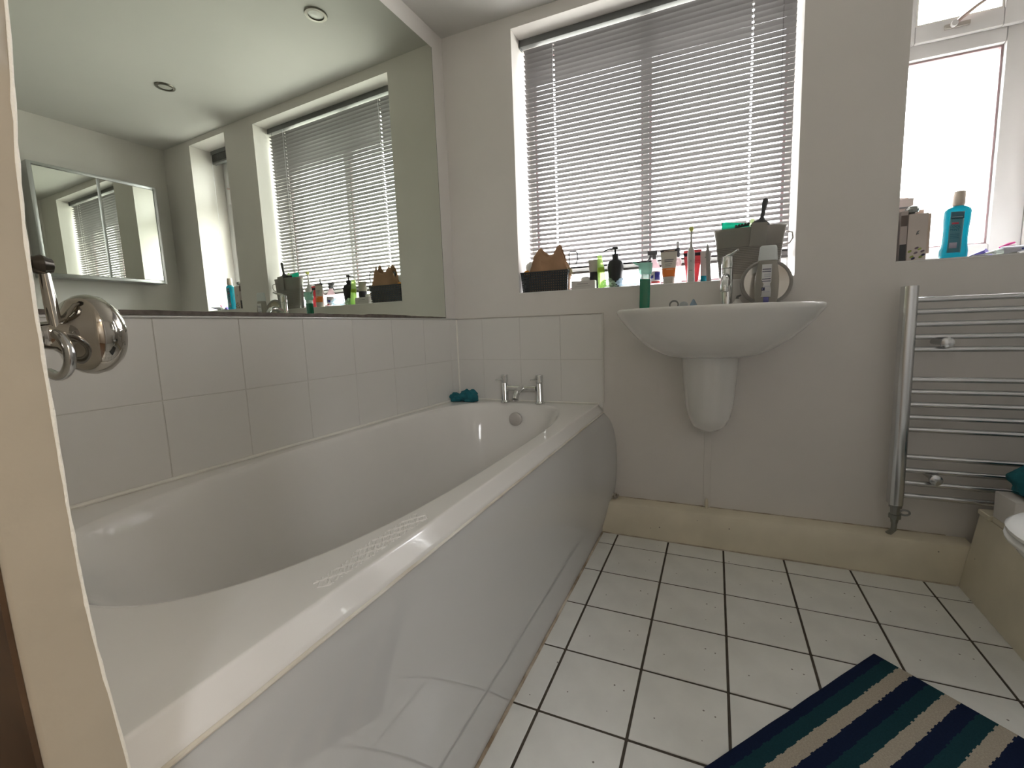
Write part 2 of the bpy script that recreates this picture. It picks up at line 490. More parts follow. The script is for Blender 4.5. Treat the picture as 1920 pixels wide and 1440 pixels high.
w1 = setting('window_1', (0.9, 0.17, WB))
b = B(); frame_rect(b, WL+0.001, WR-0.001, WB+0.001, WT-0.001, 0.020, 0.185, 0.24)
build('window_frame', b, upvc, w1, bevel=0.004)
build('mullion', B().box(0.890, 0.914, 0.185, 0.24, WB+0.021, WT-0.021), upvc, w1, bevel=0.004)
for (x0, x1, z0, z1) in [(WL+0.021, 0.889, WB+0.021, WT-0.021), (0.915, WR-0.021, WB+0.021, WT-0.021)]:
    bead(x0, x1, z0, z1, 0.010, 0.20, 0.216, w1)
    pane(x0+0.0101, x1-0.0101, z0+0.0101, z1-0.0101, 0.208, w1)

w2 = setting('window_2', (1.97, 0.2, SB))
b = B()
x0, x1 = SL+0.001, SR-0.001
yA, yB = 0.205, 0.262
GR, GB, T0, T1 = 2.083, 1.168, 1.822, 1.905      # glass right and bottom edge, transom
b.box(x0, x0+0.045, yA, yB, SB+0.001, ST-0.001)
b.box(GR+0.006, x1, yA, yB, SB+0.001, ST-0.001)
b.box(x0+0.045, GR+0.006, yA, yB, SB+0.001, GB-0.006)
b.box(x0+0.045, GR+0.006, yA, yB, ST-0.05, ST-0.001)
build('window_frame', b, upvc, w2, bevel=0.005)
build('transom', B().box(x0+0.0455, GR+0.0055, yA, yB, T0, T1), upvc, w2, bevel=0.006)
bead(x0+0.046, GR+0.0055, GB-0.0055, T0-0.0005, 0.006, 0.222, 0.239, w2)
pane(x0+0.0525, GR-0.001, GB+0.001, T0-0.007, 0.230, w2)
# the top-hung vent with its own sash, a little proud of the frame
sash = B(); frame_rect(sash, x0+0.012, GR+0.040, T0+0.045, ST-0.004, 0.055, 0.184, 0.2045)
build('vent_sash', sash, upvc, w2, bevel=0.005)
bead(x0+0.0675, GR-0.0155, T0+0.1005, ST-0.0595, 0.006, 0.190, 0.201, w2, m=mat('pale_bead', (0.72,0.70,0.66), 0.4))
pane(x0+0.074, GR-0.022, T0+0.107, ST-0.066, 0.195, w2)
sx_, sz_ = 1.930, 1.897
stay = B()
stay.tube([(sx_+0.006,0.174,sz_+0.002),(sx_+0.022,0.166,sz_+0.014),(sx_+0.052,0.158,sz_+0.034),(sx_+0.085,0.152,sz_+0.052),(sx_+0.118,0.148,sz_+0.060)], [0.0058,0.0058,0.0052,0.0052,0.0058], 10)
build('window_stay', stay, mat('brass_stay', (0.42,0.33,0.30), 0.3, 0.7), w2)
build('stay_plate', B().box(sx_-0.020, sx_+0.048, 0.174, 0.1835, sz_-0.008, sz_+0.006), mat('stay_plate_grey', (0.45,0.42,0.38), 0.4, 0.5), w2, bevel=0.002)
build('stay_pivot', B().lathe([(0.009,-0.012),(0.010,-0.006),(0.009,0)], (sx_+0.002,0.1735,sz_), 14, 'Y'), upvc, w2)

# ------------------------------------------------------------------ venetian blind
BY = 0.100
bl = thing('venetian_blind', 'wide grey metal venetian blind lowered over the large window behind the basin', 'blind', (0.915, BY, WT-0.03))
BX0, BX1 = 0.371, 1.453
build('head_rail', B().box(BX0-0.012, BX1+0.004, BY-0.014, BY+0.014, WT-0.030, WT-0.001), headm, bl, bevel=0.0015)
build('end_bracket', B().box(BX0-0.0165, BX0-0.0125, BY-0.018, BY+0.016, WT-0.036, WT-0.001), headm, bl, bevel=0.001)
TILT = radians(-27.5)
HOLES = [0.513, 1.31]
def slat_bm(w=0.0108, crown=0.0012, th=0.00035):
    b = B()
    segs = 6
    prof = []
    for k in range(segs+1):
        t = -1 + 2*k/segs
        prof.append((t*w, crown*(1-t*t)))
    cut = [BX0]
    for h in HOLES: cut += [h-0.0035, h+0.0035]
    cut.append(BX1)
    vs = []; fs = []
    for side in (0, 1):
        for x in cut:
            for (y, z) in prof:
                vs.append((x-0.915, y, z + (th if side else 0)))
    n = segs+1; m_ = len(cut)
    def idx(s_, i, k): return s_*m_*n + i*n + k
    for s_ in (0, 1):
        for i in range(m_-1):
            holeseg = i % 2 == 1
            for k in range(segs):
                if holeseg and k in (2, 3): continue
                q = (idx(s_,i,k), idx(s_,i+1,k), idx(s_,i+1,k+1), idx(s_,i,k+1))
                fs.append(q if s_ else q[::-1])
    for i in range(m_-1):
        for k in (0, segs):
            fs.append((idx(0,i,k), idx(0,i+1,k), idx(1,i+1,k), idx(1,i,k)))
    b.add(vs, fs)
    return b
s0 = None
PITCH = 0.0207
ZB = 1.163
ns = int((WT - 0.040 - ZB)/PITCH)
for i in range(ns):
    z = ZB + 0.018 + i*PITCH
    if s0 is None:
        s0 = build('slat', slat_bm(), slatm, None, ang=60)
        s0.parent = bl
        o = s0
    else:
        o = bpy.data.objects.new('slat', s0.data); COL.objects.link(o); o.parent = bl
    o.location = (0, 0, z - bl.location.z)
    o.rotation_euler = (TILT + radians(random.uniform(-1.2, 1.2)), radians(random.uniform(-0.05, 0.05)), 0)
# the bottom of the stack sits crooked on the pile of things: three slats lie closer together
for i in range(3):
    o = bpy.data.objects.new('slat', s0.data); COL.objects.link(o); o.parent = bl
    o.location = (0, 0, ZB + 0.0035 + i*0.0048 - bl.location.z); o.rotation_euler = (TILT*0.3, 0, 0)
build('bottom_rail', B().box(BX0, BX1, BY-0.012, BY+0.012, ZB-0.010, ZB+0.000), slatm, bl, bevel=0.002)
for h in HOLES:
    b = B()
    b.tube([(h, BY-0.0135, ZB-0.008), (h, BY-0.0135, WT-0.031)], 0.0005, 5)
    b.tube([(h, BY+0.0135, ZB-0.008), (h, BY+0.0135, WT-0.031)], 0.0005, 5)
    build('ladder_cord', b, cordm, bl)
build('tilt_wand', B().tube([(1.408, BY-0.020, WT-0.034), (1.409, BY-0.019, 1.95), (1.410, BY-0.0185, 1.70)], 0.0016, 8), clear_mat('clear_wand', (0.8,0.8,0.8)), bl)

# raised blind in the small window
b2 = thing('raised_blind', 'narrow dark grey blind pulled right up at the top of the small window', 'blind', (1.97, 0.14, ST-0.03))
build('head_rail', B().box(SL+0.012, SR-0.014, 0.125, 0.155, ST-0.027, ST-0.001), headm, b2, bevel=0.001)
for i in range(9):
    z = ST-0.031-0.0048*i
    o = build('slat', B().box(SL+0.016, SR-0.018, 0.127, 0.153, z-0.0035, z-0.0005), mat('dark_slat', (0.10,0.105,0.10),0.4,0.3), b2, bevel=0.0008, seg=1)
build('bottom_rail', B().box(SL+0.016, SR-0.018, 0.127, 0.153, ST-0.088, ST-0.075), headm, b2, bevel=0.001)
build('pull_cord', B().tube([(2.145,0.121,ST-0.028),(2.146,0.123,1.8),(2.145,0.124,1.18)],0.0012,6), cordm, b2)

# ------------------------------------------------------------------ big wall mirror
mi = thing('wall_mirror', 'large frameless rectangular mirror on the wall above the bath tiles', 'mirror', (0.0, -0.9, 0.976))
MB = ZT + 0.0065
build('mirror_glass', B(LROT).box(0.0005, 0.0050, -1.716, -0.090, MB, 2.172), mirr, mi, smooth=False)
c = B(LROT)
vs = []; fs = []
nn = 150
for i in range(nn+1):
    y = -1.716 + (1.716-0.090)*i/nn
    h = 0.011 + 0.006*noise.noise(Vector((y*5, 1, 0))) + 0.0025*noise.noise(Vector((y*22, 4, 0)))
    h *= min(1.0, 0.35 + (-(y)-0.09)*2.2)
    vs += [(0.0052, y, MB), (0.0052, y, MB + max(h, 0.0012)), (0.0058, y, MB)]
for i in range(nn):
    a = i*3; d = a+3
    fs += [(a, a+1, d+1, d), (a+1, a+2, d+2, d+1), (a, d, d+2, a+2)]
c.add(vs, fs)
build('corroded_edge', c, corr, mi, label='brown desilvered strip along the bottom edge', smooth=False)
build('glass_edge', B(LROT).box(0.0005, 0.0054, -0.090, -0.0885, MB, 2.172), mat('mirror_edge', (0.10,0.12,0.10), 0.3), mi, smooth=False)

# ------------------------------------------------------------------ bath
bath = thing('bathtub', 'white acrylic bath with a curved side panel along the tiled wall', 'bathtub', (0.36, -0.86, 0))
NB = 128
def outline(t, grow=0.0):
    """inner outline of the bath at angle t; grow<0 shrinks it"""
    c_, s_ = cos(t), sin(t)
    e = 3.4 if s_ > 0 else 3.0
    ex = 2.0/e
    rx = 0.322 + grow; ry = (0.785 if s_ > 0 else 0.765) + grow
    return (0.342 + rx*math.copysign(abs(c_)**ex, c_), -0.845 + ry*math.copysign(abs(s_)**ex, s_))
def rect_pt(t, x1, zz, y0=-1.705, ymax=-0.0065):
    # rectangle hit by the same parameter, so the quads stay even
    ix, iy = outline(t)
    dx, dy = ix - 0.342, iy + 0.845
    best = 1e9
    for (lim, d, c0) in ((x1, dx, 0.342), (None, dx, 0.342)):
        if lim is not None and d > 1e-6: best = min(best, (lim - c0)/d)
    if dy > 1e-6: best = min(best, (ymax + 0.845)/dy)
    if dy < -1e-6: best = min(best, (y0 + 0.845)/dy)
    if dx < -1e-6:
        # left limit x = LA*y + tile
        # 0.342+k dx = LA*(-0.845+k dy)+0.0065
        den = dx - LA*dy
        k = (LA*(-0.845) + 0.0065 - 0.342)/den
        if k > 0: best = min(best, k)
    return (0.342 + best*dx, -0.845 + best*dy, zz)
ts = [2*pi*(k+0.5)/NB for k in range(NB)]
# snap four parameters onto the corners
rings = []
def rring(x1, z, y0=-1.705, y1=-0.0065): return [rect_pt(t, x1, z, y0, y1) for t in ts]
def corner_fix(r, x1, y0, y1):
    cs = [(x1, y1), (x1, y0), (LA*y0+0.0065, y0), (LA*y1+0.0065, y1)]
    for c in cs:
        j = min(range(NB), key=lambda k: hypot(r[k][0]-c[0], r[k][1]-c[1]))
        r[j] = (c[0], c[1], r[j][2])
    return r
for x_, z_ in ((0.7445,0.531),(0.7440,0.5340),(0.7430,0.5375),(0.7415,0.5400),(0.7252,0.5610),(0.7240,0.5630),(0.7222,0.5650),(0.7200,0.5660),(0.7180,0.5662),(0.7120,0.5655)):
    rings.append(corner_fix(rring(x_, z_, -1.722), x_, -1.722, -0.0065))
def iring(g, z): return [(*outline(t, g), z) for t in ts]
rings.append(iring(0.010, 0.5655)); rings.append(iring(0.004, 0.5645)); rings.append(iring(-0.001, 0.561))
def iring2(gx, gf, gn, z):
    out = []
    for t in ts:
        x, y = outline(t)
        s_ = sin(t)
        ky = (gf if s_ > 0 else gn)
        out.append((0.342 + (x-0.342)*(1-gx/0.322), -0.845 + (y+0.845)*(1-ky/0.77), z))
    return out
rings += [iring2(0.007,0.008,0.01,0.550), iring2(0.016,0.022,0.035,0.52), iring2(0.030,0.045,0.09,0.45), iring2(0.042,0.065,0.15,0.36),
          iring2(0.056,0.085,0.23,0.26), iring2(0.075,0.11,0.30,0.19), iring2(0.11,0.15,0.36,0.145), iring2(0.17,0.22,0.42,0.122), iring2(0.25,0.5,0.6,0.115)]
tb = B(); tb.loft(rings, False, True)
build('tub', tb, acryl, bath, ang=50)
# side panel, bowed outwards
prof = [(0.739,0.533),(0.752,0.520),(0.768,0.503),(0.7790,0.480),(0.7870,0.455),(0.793,0.42),(0.797,0.38),(0.798,0.33),(0.797,0.27),(0.793,0.21),(0.785,0.155),(0.772,0.10),(0.760,0.055),(0.7535,0.035),(0.750,0.022),(0.7485,0.001)]
pb = B()
def base_x(z): return 0.7485 - 0.0095*max(0, (z-0.3)/0.233)**2
rg = []
for i in range(81):
    y = -0.0005 - 1.709*(i/80)**1.4
    wy = 0.12 + 0.88*math.exp(-(y/0.16)**2)
    rg.append([(base_x(z) + (x-base_x(z))*wy + 0.005*sin(pi*min(1,z/0.53)) + 0.0003*noise.noise(Vector((y*3, z*5, 0))), y, z) for x, z in prof] + [(0.725, y, 0.001), (0.725, y, 0.533)])
pb.loft(rg)
# notch for the floor boxing is simply covered by it
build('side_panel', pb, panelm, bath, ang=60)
build('panel_sealant', B().tube([(0.7455, -0.012-0.042*i, 0.5305+0.0012*noise.noise(Vector((i*0.8,0,5)))) for i in range(41)], 0.0032, 8),
      mat('lip_sealant', (0.78,0.75,0.68), 0.35, color2=(0.55,0.47,0.36), noise_scale=7), bath)
build('floor_sealant', B().tube([(0.7512, -0.075-0.041*i, 0.0025+0.001*noise.noise(Vector((i*0.8,0,9)))) for i in range(40)], 0.0045, 8), dirt, bath)
build('wall_sealant', B().tube([(LA*(-0.012-0.0418*i)+0.010, -0.012-0.0418*i, RIM+0.0035+0.0008*noise.noise(Vector((i*0.6,2,9)))) for i in range(41)], 0.0052, 8), seal, bath)
build('wall_sealant', B().tube([(0.012+0.0183*i, -0.010, RIM+0.003) for i in range(40)], 0.004, 8), seal, bath)
# overflow
ov = B().lathe([(0.012,0.0),(0.012,-0.006),(0.030,-0.007),(0.0315,-0.012),(0.0300,-0.020),(0.027,-0.022),(0.0,-0.0225)], (0.358,-0.088,0.500), 32, 'Y')
build('overflow_cap', ov, mat('satin_cap', (0.60,0.57,0.55), 0.3, 0.3), bath)
build('drying_water_marks', B().add([(0,0,0),(0.0001,0,0),(0,0.0001,0)],[(0,1,2)]), acryl, bath) if False else None

# textured grip in the rim: pressed wavy ribs
gr = B()
for i in range(46):
    y = -1.235 - 0.0052*i
    a = [( 0.668 + 0.0052*k + 0.0008*sin(i*2.1+k), y + 0.006*sin(k*1.6 + i*0.9) + 0.002*noise.noise(Vector((i, k, 0))), 0.5660 - 0.0013) for k in range(8)]
    if i > 30: a = a[2:]
    gr.tube(a, 0.0020, 8)
g_ = build('rim_grip', gr, acryl, bath, label='wavy raised grip pattern on the rim')
g_['kind'] = 'stuff'

# bath filler tap ------------------------------------------------------------
tap = thing('bath_mixer_tap', 'chrome deck mounted bath filler with two pillars on the bath rim', 'tap', (0.37, -0.048, RIM))
for x in (0.283, 0.460):
    y = -0.048
    build('pillar', B().lathe([(0.0235,0.0),(0.0235,0.005),(0.019,0.009),(0.0165,0.014),(0.0165,0.093),(0.0158,0.0945)], (x,y,RIM), 28), chrome, tap, ang=30)
    h = build('tap_head', B().lathe([(0.0160,0.0965),(0.0172,0.098),(0.0172,0.130),(0.0155,0.1325),(0.0,0.133)], (x,y,RIM), 28), chrome, tap, ang=30)
    build('lever', B().tube([(x-0.010,y-0.012,RIM+0.113),(x-0.022,y-0.028,RIM+0.112),(x-0.030,y-0.038,RIM+0.1115)], [0.0035,0.003,0.0032], 10), chrome, h)
build('cross_bar', B().tube([(0.299,-0.048,RIM+0.070),(0.37,-0.048,RIM+0.070),(0.444,-0.048,RIM+0.070)], 0.0135, 20), chrome, tap)
build('spout', B().tube([(0.371,-0.048,RIM+0.069),(0.371,-0.075,RIM+0.066),(0.371,-0.10,RIM+0.058),(0.371,-0.118,RIM+0.044),(0.371,-0.124,RIM+0.030)], [0.015,0.0155,0.0145,0.0135,0.013], 20), chrome, tap)
build('aerator', B().lathe([(0.0138,0),(0.0138,-0.008),(0.012,-0.010)], (0.371,-0.1245,RIM+0.031), 20), chromed, tap)

def blob(name, c, rx, ry, rz, m, seed, parent=None, amp=0.35, fr=3.0, flat=True, n=28, k=14, M=None):
    b = B(M) if M else B()
    vs = []; fs = []
    for i in range(k+1):
        th = pi*i/k
        for j in range(n):
            a = 2*pi*j/n
            d = Vector((sin(th)*cos(a), sin(th)*sin(a), cos(th)))
            r = 1 + amp*noise.noise(d*fr + Vector((seed, seed*2, 0))) + amp*0.5*noise.noise(d*fr*2.7 + Vector((seed*3, 0, 1)))
            p = Vector((c[0]+d.x*rx*r, c[1]+d.y*ry*r, c[2]+d.z*rz*r))
            if flat: p.z = max(p.z, c[2] - rz*0.55)
            vs.append(tuple(p))
    for i in range(k):
        for j in range(n):
            a = i*n+j; b_ = i*n+(j+1) % n
            fs.append((a, a+n, b_+n, b_))
    b.add(vs, fs)
    return build(name, b, m, parent, ang=180, sub=1)

blob('broken_plaster', (0.792, -0.028, 0.156), 0.022, 0.020, 0.013, mat('plaster_crumbs', (0.62,0.58,0.50), 0.9, color2=(0.16,0.13,0.10), noise_scale=60, bump=0.6), 21, base_far, 0.8, 4.5)
# crumpled cloth on the bath corner
cl = thing('wet_cloth', 'crumpled dark teal cloth lying on the far left corner of the bath rim', 'cloth', (0.075, -0.085, RIM))
blob('cloth_fold', (0.035,-0.075,RIM+0.015), 0.045,0.030,0.024, teal, 3, cl, 0.55, 2.2)
blob('cloth_fold', (0.098,-0.072,RIM+0.021), 0.048,0.030,0.036, teal, 11, cl, 0.55, 2.2)

# ------------------------------------------------------------------ basin
bs = thing('wash_basin', 'wide white ceramic wall basin with half pedestal below the large window', 'basin', (1.19, -0.2, 0.79))
def bring(k, z, sh=0.0, kyf=None):
    # k scales the outline about the wall centre line; the back stays on the wall
    out = []
    n = 72
    for j in range(n):
        a = 2*pi*j/n
        c_, s_ = cos(a), sin(a)
        e = 2/2.35
        x = 1.19 + 0.332*k*math.copysign(abs(c_)**e, c_)
        kf = kyf if kyf is not None else k
        y = -0.215 + (0.265*math.copysign(abs(s_)**e, s_) if s_ < 0 else 0.24*s_)
        if y < -0.10: y = -0.10 + (y + 0.10)*kf
        x = x + sh
        y = min(y, -0.0012)
        out.append((x, y, z))
    return out
rings = [bring(0.38,0.787,-0.01,0.30), bring(0.42,0.789,-0.01,0.38), bring(0.51,0.800,-0.008,0.50), bring(0.625,0.822,-0.006,0.66), bring(0.735,0.850,-0.004,0.79),
         bring(0.83,0.880,-0.002,0.87), bring(0.915,0.913,0,0.935), bring(0.965,0.936,0,0.975), bring(0.99,0.948,0,0.995), bring(1.0,0.957,0,1.0), bring(0.997,0.963,0,0.997),
         bring(0.985,0.966,0,0.988), bring(0.96,0.965,0,0.965)]
def inner(k, z):
    out = []
    for j in range(72):
        a = 2*pi*j/72
        out.append((1.19+0.26*k*cos(a), -0.275+0.15*k*sin(a), z))
    return out
rings += [inner(1.0,0.962), inner(0.97,0.950), inner(0.85,0.90), inner(0.6,0.862), inner(0.2,0.852)]
b = B(); b.loft(rings)
build('basin_bowl', b, ceram, bs, ang=60)
def pr(rx, ry, z, sx=0.0):
    out = []
    for j in range(33):
        a = pi + pi*j/32
        out.append((1.18 + sx + rx*cos(a), -0.001 + ry*math.copysign(abs(sin(a))**0.9, sin(a)), z))
    return out
prs = [pr(0.108,0.225,0.797), pr(0.106,0.215,0.76), pr(0.102,0.20,0.70), pr(0.097,0.183,0.64), pr(0.090,0.165,0.58), pr(0.081,0.150,0.54), pr(0.068,0.130,0.510), pr(0.050,0.10,0.492), pr(0.022,0.05,0.485)]
b = B(); b.loft(prs, True, True, True)
build('half_pedestal', b, ceram, bs, ang=60)
# boxed waste pipe chased in the wall below
build('waste_pipe', B().box(1.165, 1.192, -0.0035, -0.0003, 0.148, 0.49), paint, bs, bevel=0.0015)

bt = thing('basin_tap', 'tall chrome single lever mixer tap on the back of the basin', 'tap', (1.215, -0.07, 0.965))
TX, TY, TZ = 1.236, -0.062, 0.9655
build('tap_body', B().lathe([(0.024,0.0),(0.024,0.004),(0.0195,0.008),(0.0195,0.143),(0.0188,0.1445)], (TX,TY,TZ), 28), chrome, bt, ang=30)
build('tap_cartridge', B().lathe([(0.0190,0.146),(0.0200,0.1475),(0.0200,0.186),(0.0185,0.189),(0.0,0.1895)], (TX,TY,TZ), 28), chrome, bt, ang=30)
build('lever', B().tube([(TX,TY,TZ+0.190),(TX+0.018,TY-0.02,TZ+0.196),(TX+0.034,TY-0.042,TZ+0.205)], [0.008,0.0065,0.004], 12), chrome, bt)
build('spout', B().tube([(TX,TY,TZ+0.085),(TX-0.003,TY-0.03,TZ+0.098),(TX-0.006,TY-0.065,TZ+0.108),(TX-0.009,TY-0.092,TZ+0.100),(TX-0.010,TY-0.107,TZ+0.080),(TX-0.010,TY-0.109,TZ+0.060)], [0.013,0.014,0.0145,0.0145,0.014,0.0135], 18), chrome, bt)
build('aerator', B().lathe([(0.0148,0),(0.0148,-0.006),(0.012,-0.0075)], (TX-0.010,TY-0.109,TZ+0.061), 18), chromed, bt)

# ------------------------------------------------------------------ towel radiator
ra = thing('towel_radiator', 'chrome ladder towel radiator on the far wall below the small window', 'radiator', (2.03, -0.075, 0.27))
def dpost(x, s):
    b = B(); rings = []
    for z in (0.272, 0.2735, 1.0095, 1.011):
        k = 0.985 if z in (0.272, 1.011) else 1.0
        r = [(x-0.020*k*s, -0.062, z), (x-0.020*k*s, -0.090, z)]
        for j in range(9):
            a = pi*j/8
            r.append((x - 0.020*k*s*cos(a), -0.090-0.013*k*sin(a), z))
        r += [(x+0.020*k*s, -0.090, z), (x+0.020*k*s, -0.062, z)]
        rings.append(r)
    b.loft(rings)
    return build('upright', b, railm, ra, ang=25)
dpost(1.783, 1); dpost(2.27, 1)
zbars = [.966,.927,.887,.846,.805,.705,.664,.621,.578,.536,.441,.395,.350,.305]
for z in zbars:
    build('rung', B().tube([(1.7925,-0.076,z),(1.85,-0.077,z),(2.03,-0.078,z),(2.21,-0.077,z),(2.2635,-0.076,z)], 0.0092, 12), railm, ra)
for (x, z) in ((1.885,0.826),(1.885,0.373),(2.185,0.826),(2.185,0.373)):
    o = build('wall_bracket', B().tube([(x-0.004,-0.0005,z),(x-0.004,-0.085,z)], 0.009, 14), chromed, ra)
    build('bracket_cap', B().lathe([(0.012,0.0),(0.0165,-0.004),(0.0185,-0.012),(0.0175,-0.019),(0.010,-0.023),(0.0,-0.0235)], (x-0.004,-0.085,z), 20, 'Y'), railm, o)
vx, vy = 1.789, -0.050
v_ = build('valve', B().lathe([(0.010,0.271),(0.0195,0.270),(0.0195,0.257),(0.0145,0.255),(0.0140,0.236),(0.0145,0.232),(0.0185,0.230),(0.0185,0.217),(0.0125,0.214),(0.0105,0.200)][::-1], (vx,vy-0.018,0), 8), mat('tarnished_valve', (0.30,0.31,0.30), 0.3, 0.9), ra, ang=20)
ringb = B()
pts = [(vx+0.012+0.014*(1-cos(a)), vy-0.022, 0.240+0.009*sin(a)) for a in [2*pi*k/20 for k in range(21)]]
ringb.tube(pts, 0.0032, 8)
build('valve_handle', ringb, MATS['tarnished_valve'], v_)
build('supply_pipe', B().tube([(vx,vy-0.018,0.200),(vx,vy-0.017,0.175),(vx-0.001,vy+0.012,0.149),(vx-0.004,vy+0.02,0.142)], 0.0088, 12), MATS['tarnished_valve'], ra)
v2 = build('valve', B().lathe([(0.010,0.271),(0.0165,0.270),(0.0165,0.259),(0.012,0.257),(0.0115,0.236),(0.0155,0.230),(0.0155,0.219),(0.0095,0.200),(0.0075,0.149)][::-1], (2.27,-0.06,0.134), 12), chromed, ra, ang=20) if False else None

# ------------------------------------------------------------------ toilet, cut by the right edge of the frame
to = thing('toilet', 'white ceramic toilet cut off by the right edge of the photo', 'toilet', (2.1, -0.675, 0))
TYC = -0.675
def tring(k, z, fx=1.803, bx_=2.26, w=0.185, e=2.2):
    out = []
    for j in range(48):
        a = 2*pi*j/48
        c_, s_ = cos(a), sin(a)
        ex = 2/e
        L_ = (bx_-fx)/2*k; cx_ = bx_ - (bx_-fx)/2*k
        out.append((cx_ - L_*math.copysign(abs(c_)**ex, c_), TYC + w*k*math.copysign(abs(s_)**ex, s_), z))
    return out
b = B(); b.loft([tring(0.50,0.001,1.83,2.35), tring(0.51,0.03,1.83,2.35), tring(0.50,0.12,1.83,2.34), tring(0.56,0.2,1.82,2.33), tring(0.72,0.28,1.812,2.31), tring(0.90,0.35,1.808,2.28), tring(0.97,0.39,1.808,2.27), tring(0.975,0.405,1.808,2.27), tring(0.9,0.408,1.808,2.27)])
build('bowl', b, ceram, to, ang=60)
b = B(); b.loft([tring(0.97,0.4085), tring(1.0,0.412), tring(1.005,0.420), tring(0.99,0.427), tring(0.9,0.428)])
build('seat', b, mat('seat_plastic', (0.86,0.86,0.85), 0.15), to, ang=60)
b = B(); b.loft([tring(0.975,0.4285), tring(1.0,0.432), tring(1.002,0.440), tring(0.98,0.447), tring(0.8,0.452), tring(0.3,0.455)])
build('lid', b, MATS['seat_plastic'], to, ang=60)
build('cistern', B().box(2.31, 2.505, TYC-0.19, TYC+0.19, 0.40, 0.78), ceram, to, bevel=0.02, seg=4)
build('cistern_lid', B().box(2.30, 2.508, TYC-0.198, TYC+0.198, 0.7805, 0.81), ceram, to, bevel=0.01, seg=3)
build('flush_button', B().lathe([(0.02,0),(0.02,0.006),(0.018,0.008)], (2.40,TYC,0.8105), 20), chrome, to)

# cloth draped over the upper boxing
dc = thing('draped_cloth', 'crumpled teal cloth heaped on the small white block beside the toilet', 'cloth', (2.1, -0.2, 0.40))
vs = []; fs = []
U, V = 30, 16
for i in range(U+1):
    for j in range(V+1):
        u = i/U; v = j/V
        # over the block top, then down its near face
        s_ = u*0.26
        x = 2.045 + 0.15*v + 0.008*sin(u*7) 
        if s_ < 0.10: y = -0.140 - s_; z = 0.3700 + 0.004*abs(sin(v*9))
        else:
            y = -0.2405 - 0.008*abs(sin(v*8+1)) - 0.03*(s_-0.10); z = 0.3695 - (s_-0.10)*0.55
        vs.append((x + 0.003*noise.noise(Vector((u*9, v*9, 5))), y - 0.003, z + 0.003*noise.noise(Vector((u*6, v*6, 2))) + 0.002))
for i in range(U):
    for j in range(V):
        a = i*(V+1)+j
        fs.append((a, a+1, a+V+2, a+V+1))
build('cloth_sheet', B().add(vs, fs), teal, dc, solid=0.003, ang=80)
blob('cloth_fold', (2.080,-0.185,0.414), 0.060,0.046,0.056, teal, 5, dc, 0.55, 2.2)
blob('cloth_fold', (2.19,-0.19,0.400), 0.06,0.045,0.045, teal, 15, dc, 0.5, 2.4)

# ------------------------------------------------------------------ mirrored wall cabinet (seen in the big mirror)
cb = thing('mirror_cabinet', 'aluminium framed two door mirror cabinet on the right wall, seen in the mirror', 'cabinet', (2.45, -0.43, 1.30))
cy0, cy1, cz0, cz1 = -0.735, -0.130, 1.298, 1.945
cX = 2.386
b = B()
b.box(cX, XR-0.001, cy0, cy0+0.018, cz0, cz1); b.box(cX, XR-0.001, cy1-0.018, cy1, cz0, cz1)
b.box(cX, XR-0.001, cy0+0.018, cy1-0.018, cz0, cz0+0.018); b.box(cX, XR-0.001, cy0+0.018, cy1-0.018, cz1-0.018, cz1)
b.box(XR-0.012, XR-0.001, cy0+0.018, cy1-0.018, cz0+0.018, cz1-0.018)
build('cabinet_body', b, alu, cb, bevel=0.001)
ym = (cy0+cy1)/2
for (a, d, side) in ((cy0+0.0185, ym-0.0005, -1), (ym+0.0005, cy1-0.0185, 1)):
    dr = build('door', B().box(cX+0.004, cX+0.018, a, d, cz0+0.019, cz1-0.019), alu, cb, bevel=0.001)
    build('mirror_glass', B().box(cX+0.0018, cX+0.0038, a+(0.008 if side == 1 else 0.002), d-(0.008 if side == -1 else 0.002), cz0+0.021, cz1-0.021), mirr2, dr, smooth=False)
    yk = (d-0.03) if side == -1 else (a+0.03)
    build('finger_pull', B().box(cX-0.004, cX+0.0017, yk-0.012, yk+0.012, cz0+0.020, cz0+0.026), chromed, dr)

# ceiling spotlights
def spot(x, y, label):
    t = thing('ceiling_spotlight', label, 'light', (x, y, CZ), 'recessed spotlights in the ceiling')
    b = B().lathe([(0.030,-0.002),(0.032,-0.006),(0.043,-0.005),(0.045,-0.0005),(0.0448,0.0)], (x,y,CZ-0.0005), 36, c0=False, c1=False)
    build('bezel', b, mat('spot_bezel', (0.16,0.15,0.13), 0.3, 0.9), t, solid=0.001)
    build('lamp_face', B().lathe([(0.0,-0.0035),(0.020,-0.0030),(0.030,-0.0020),(0.030,-0.0005)], (x,y,CZ-0.0003), 30), mat('unlit_lamp', (0.55,0.54,0.50), 0.25), t)
spot(0.369, -0.383, 'recessed ceiling spotlight above the bath, seen at the top of the mirror')
spot(1.536, -0.410, 'recessed ceiling spotlight nearer the small window, lower left one in the mirror')

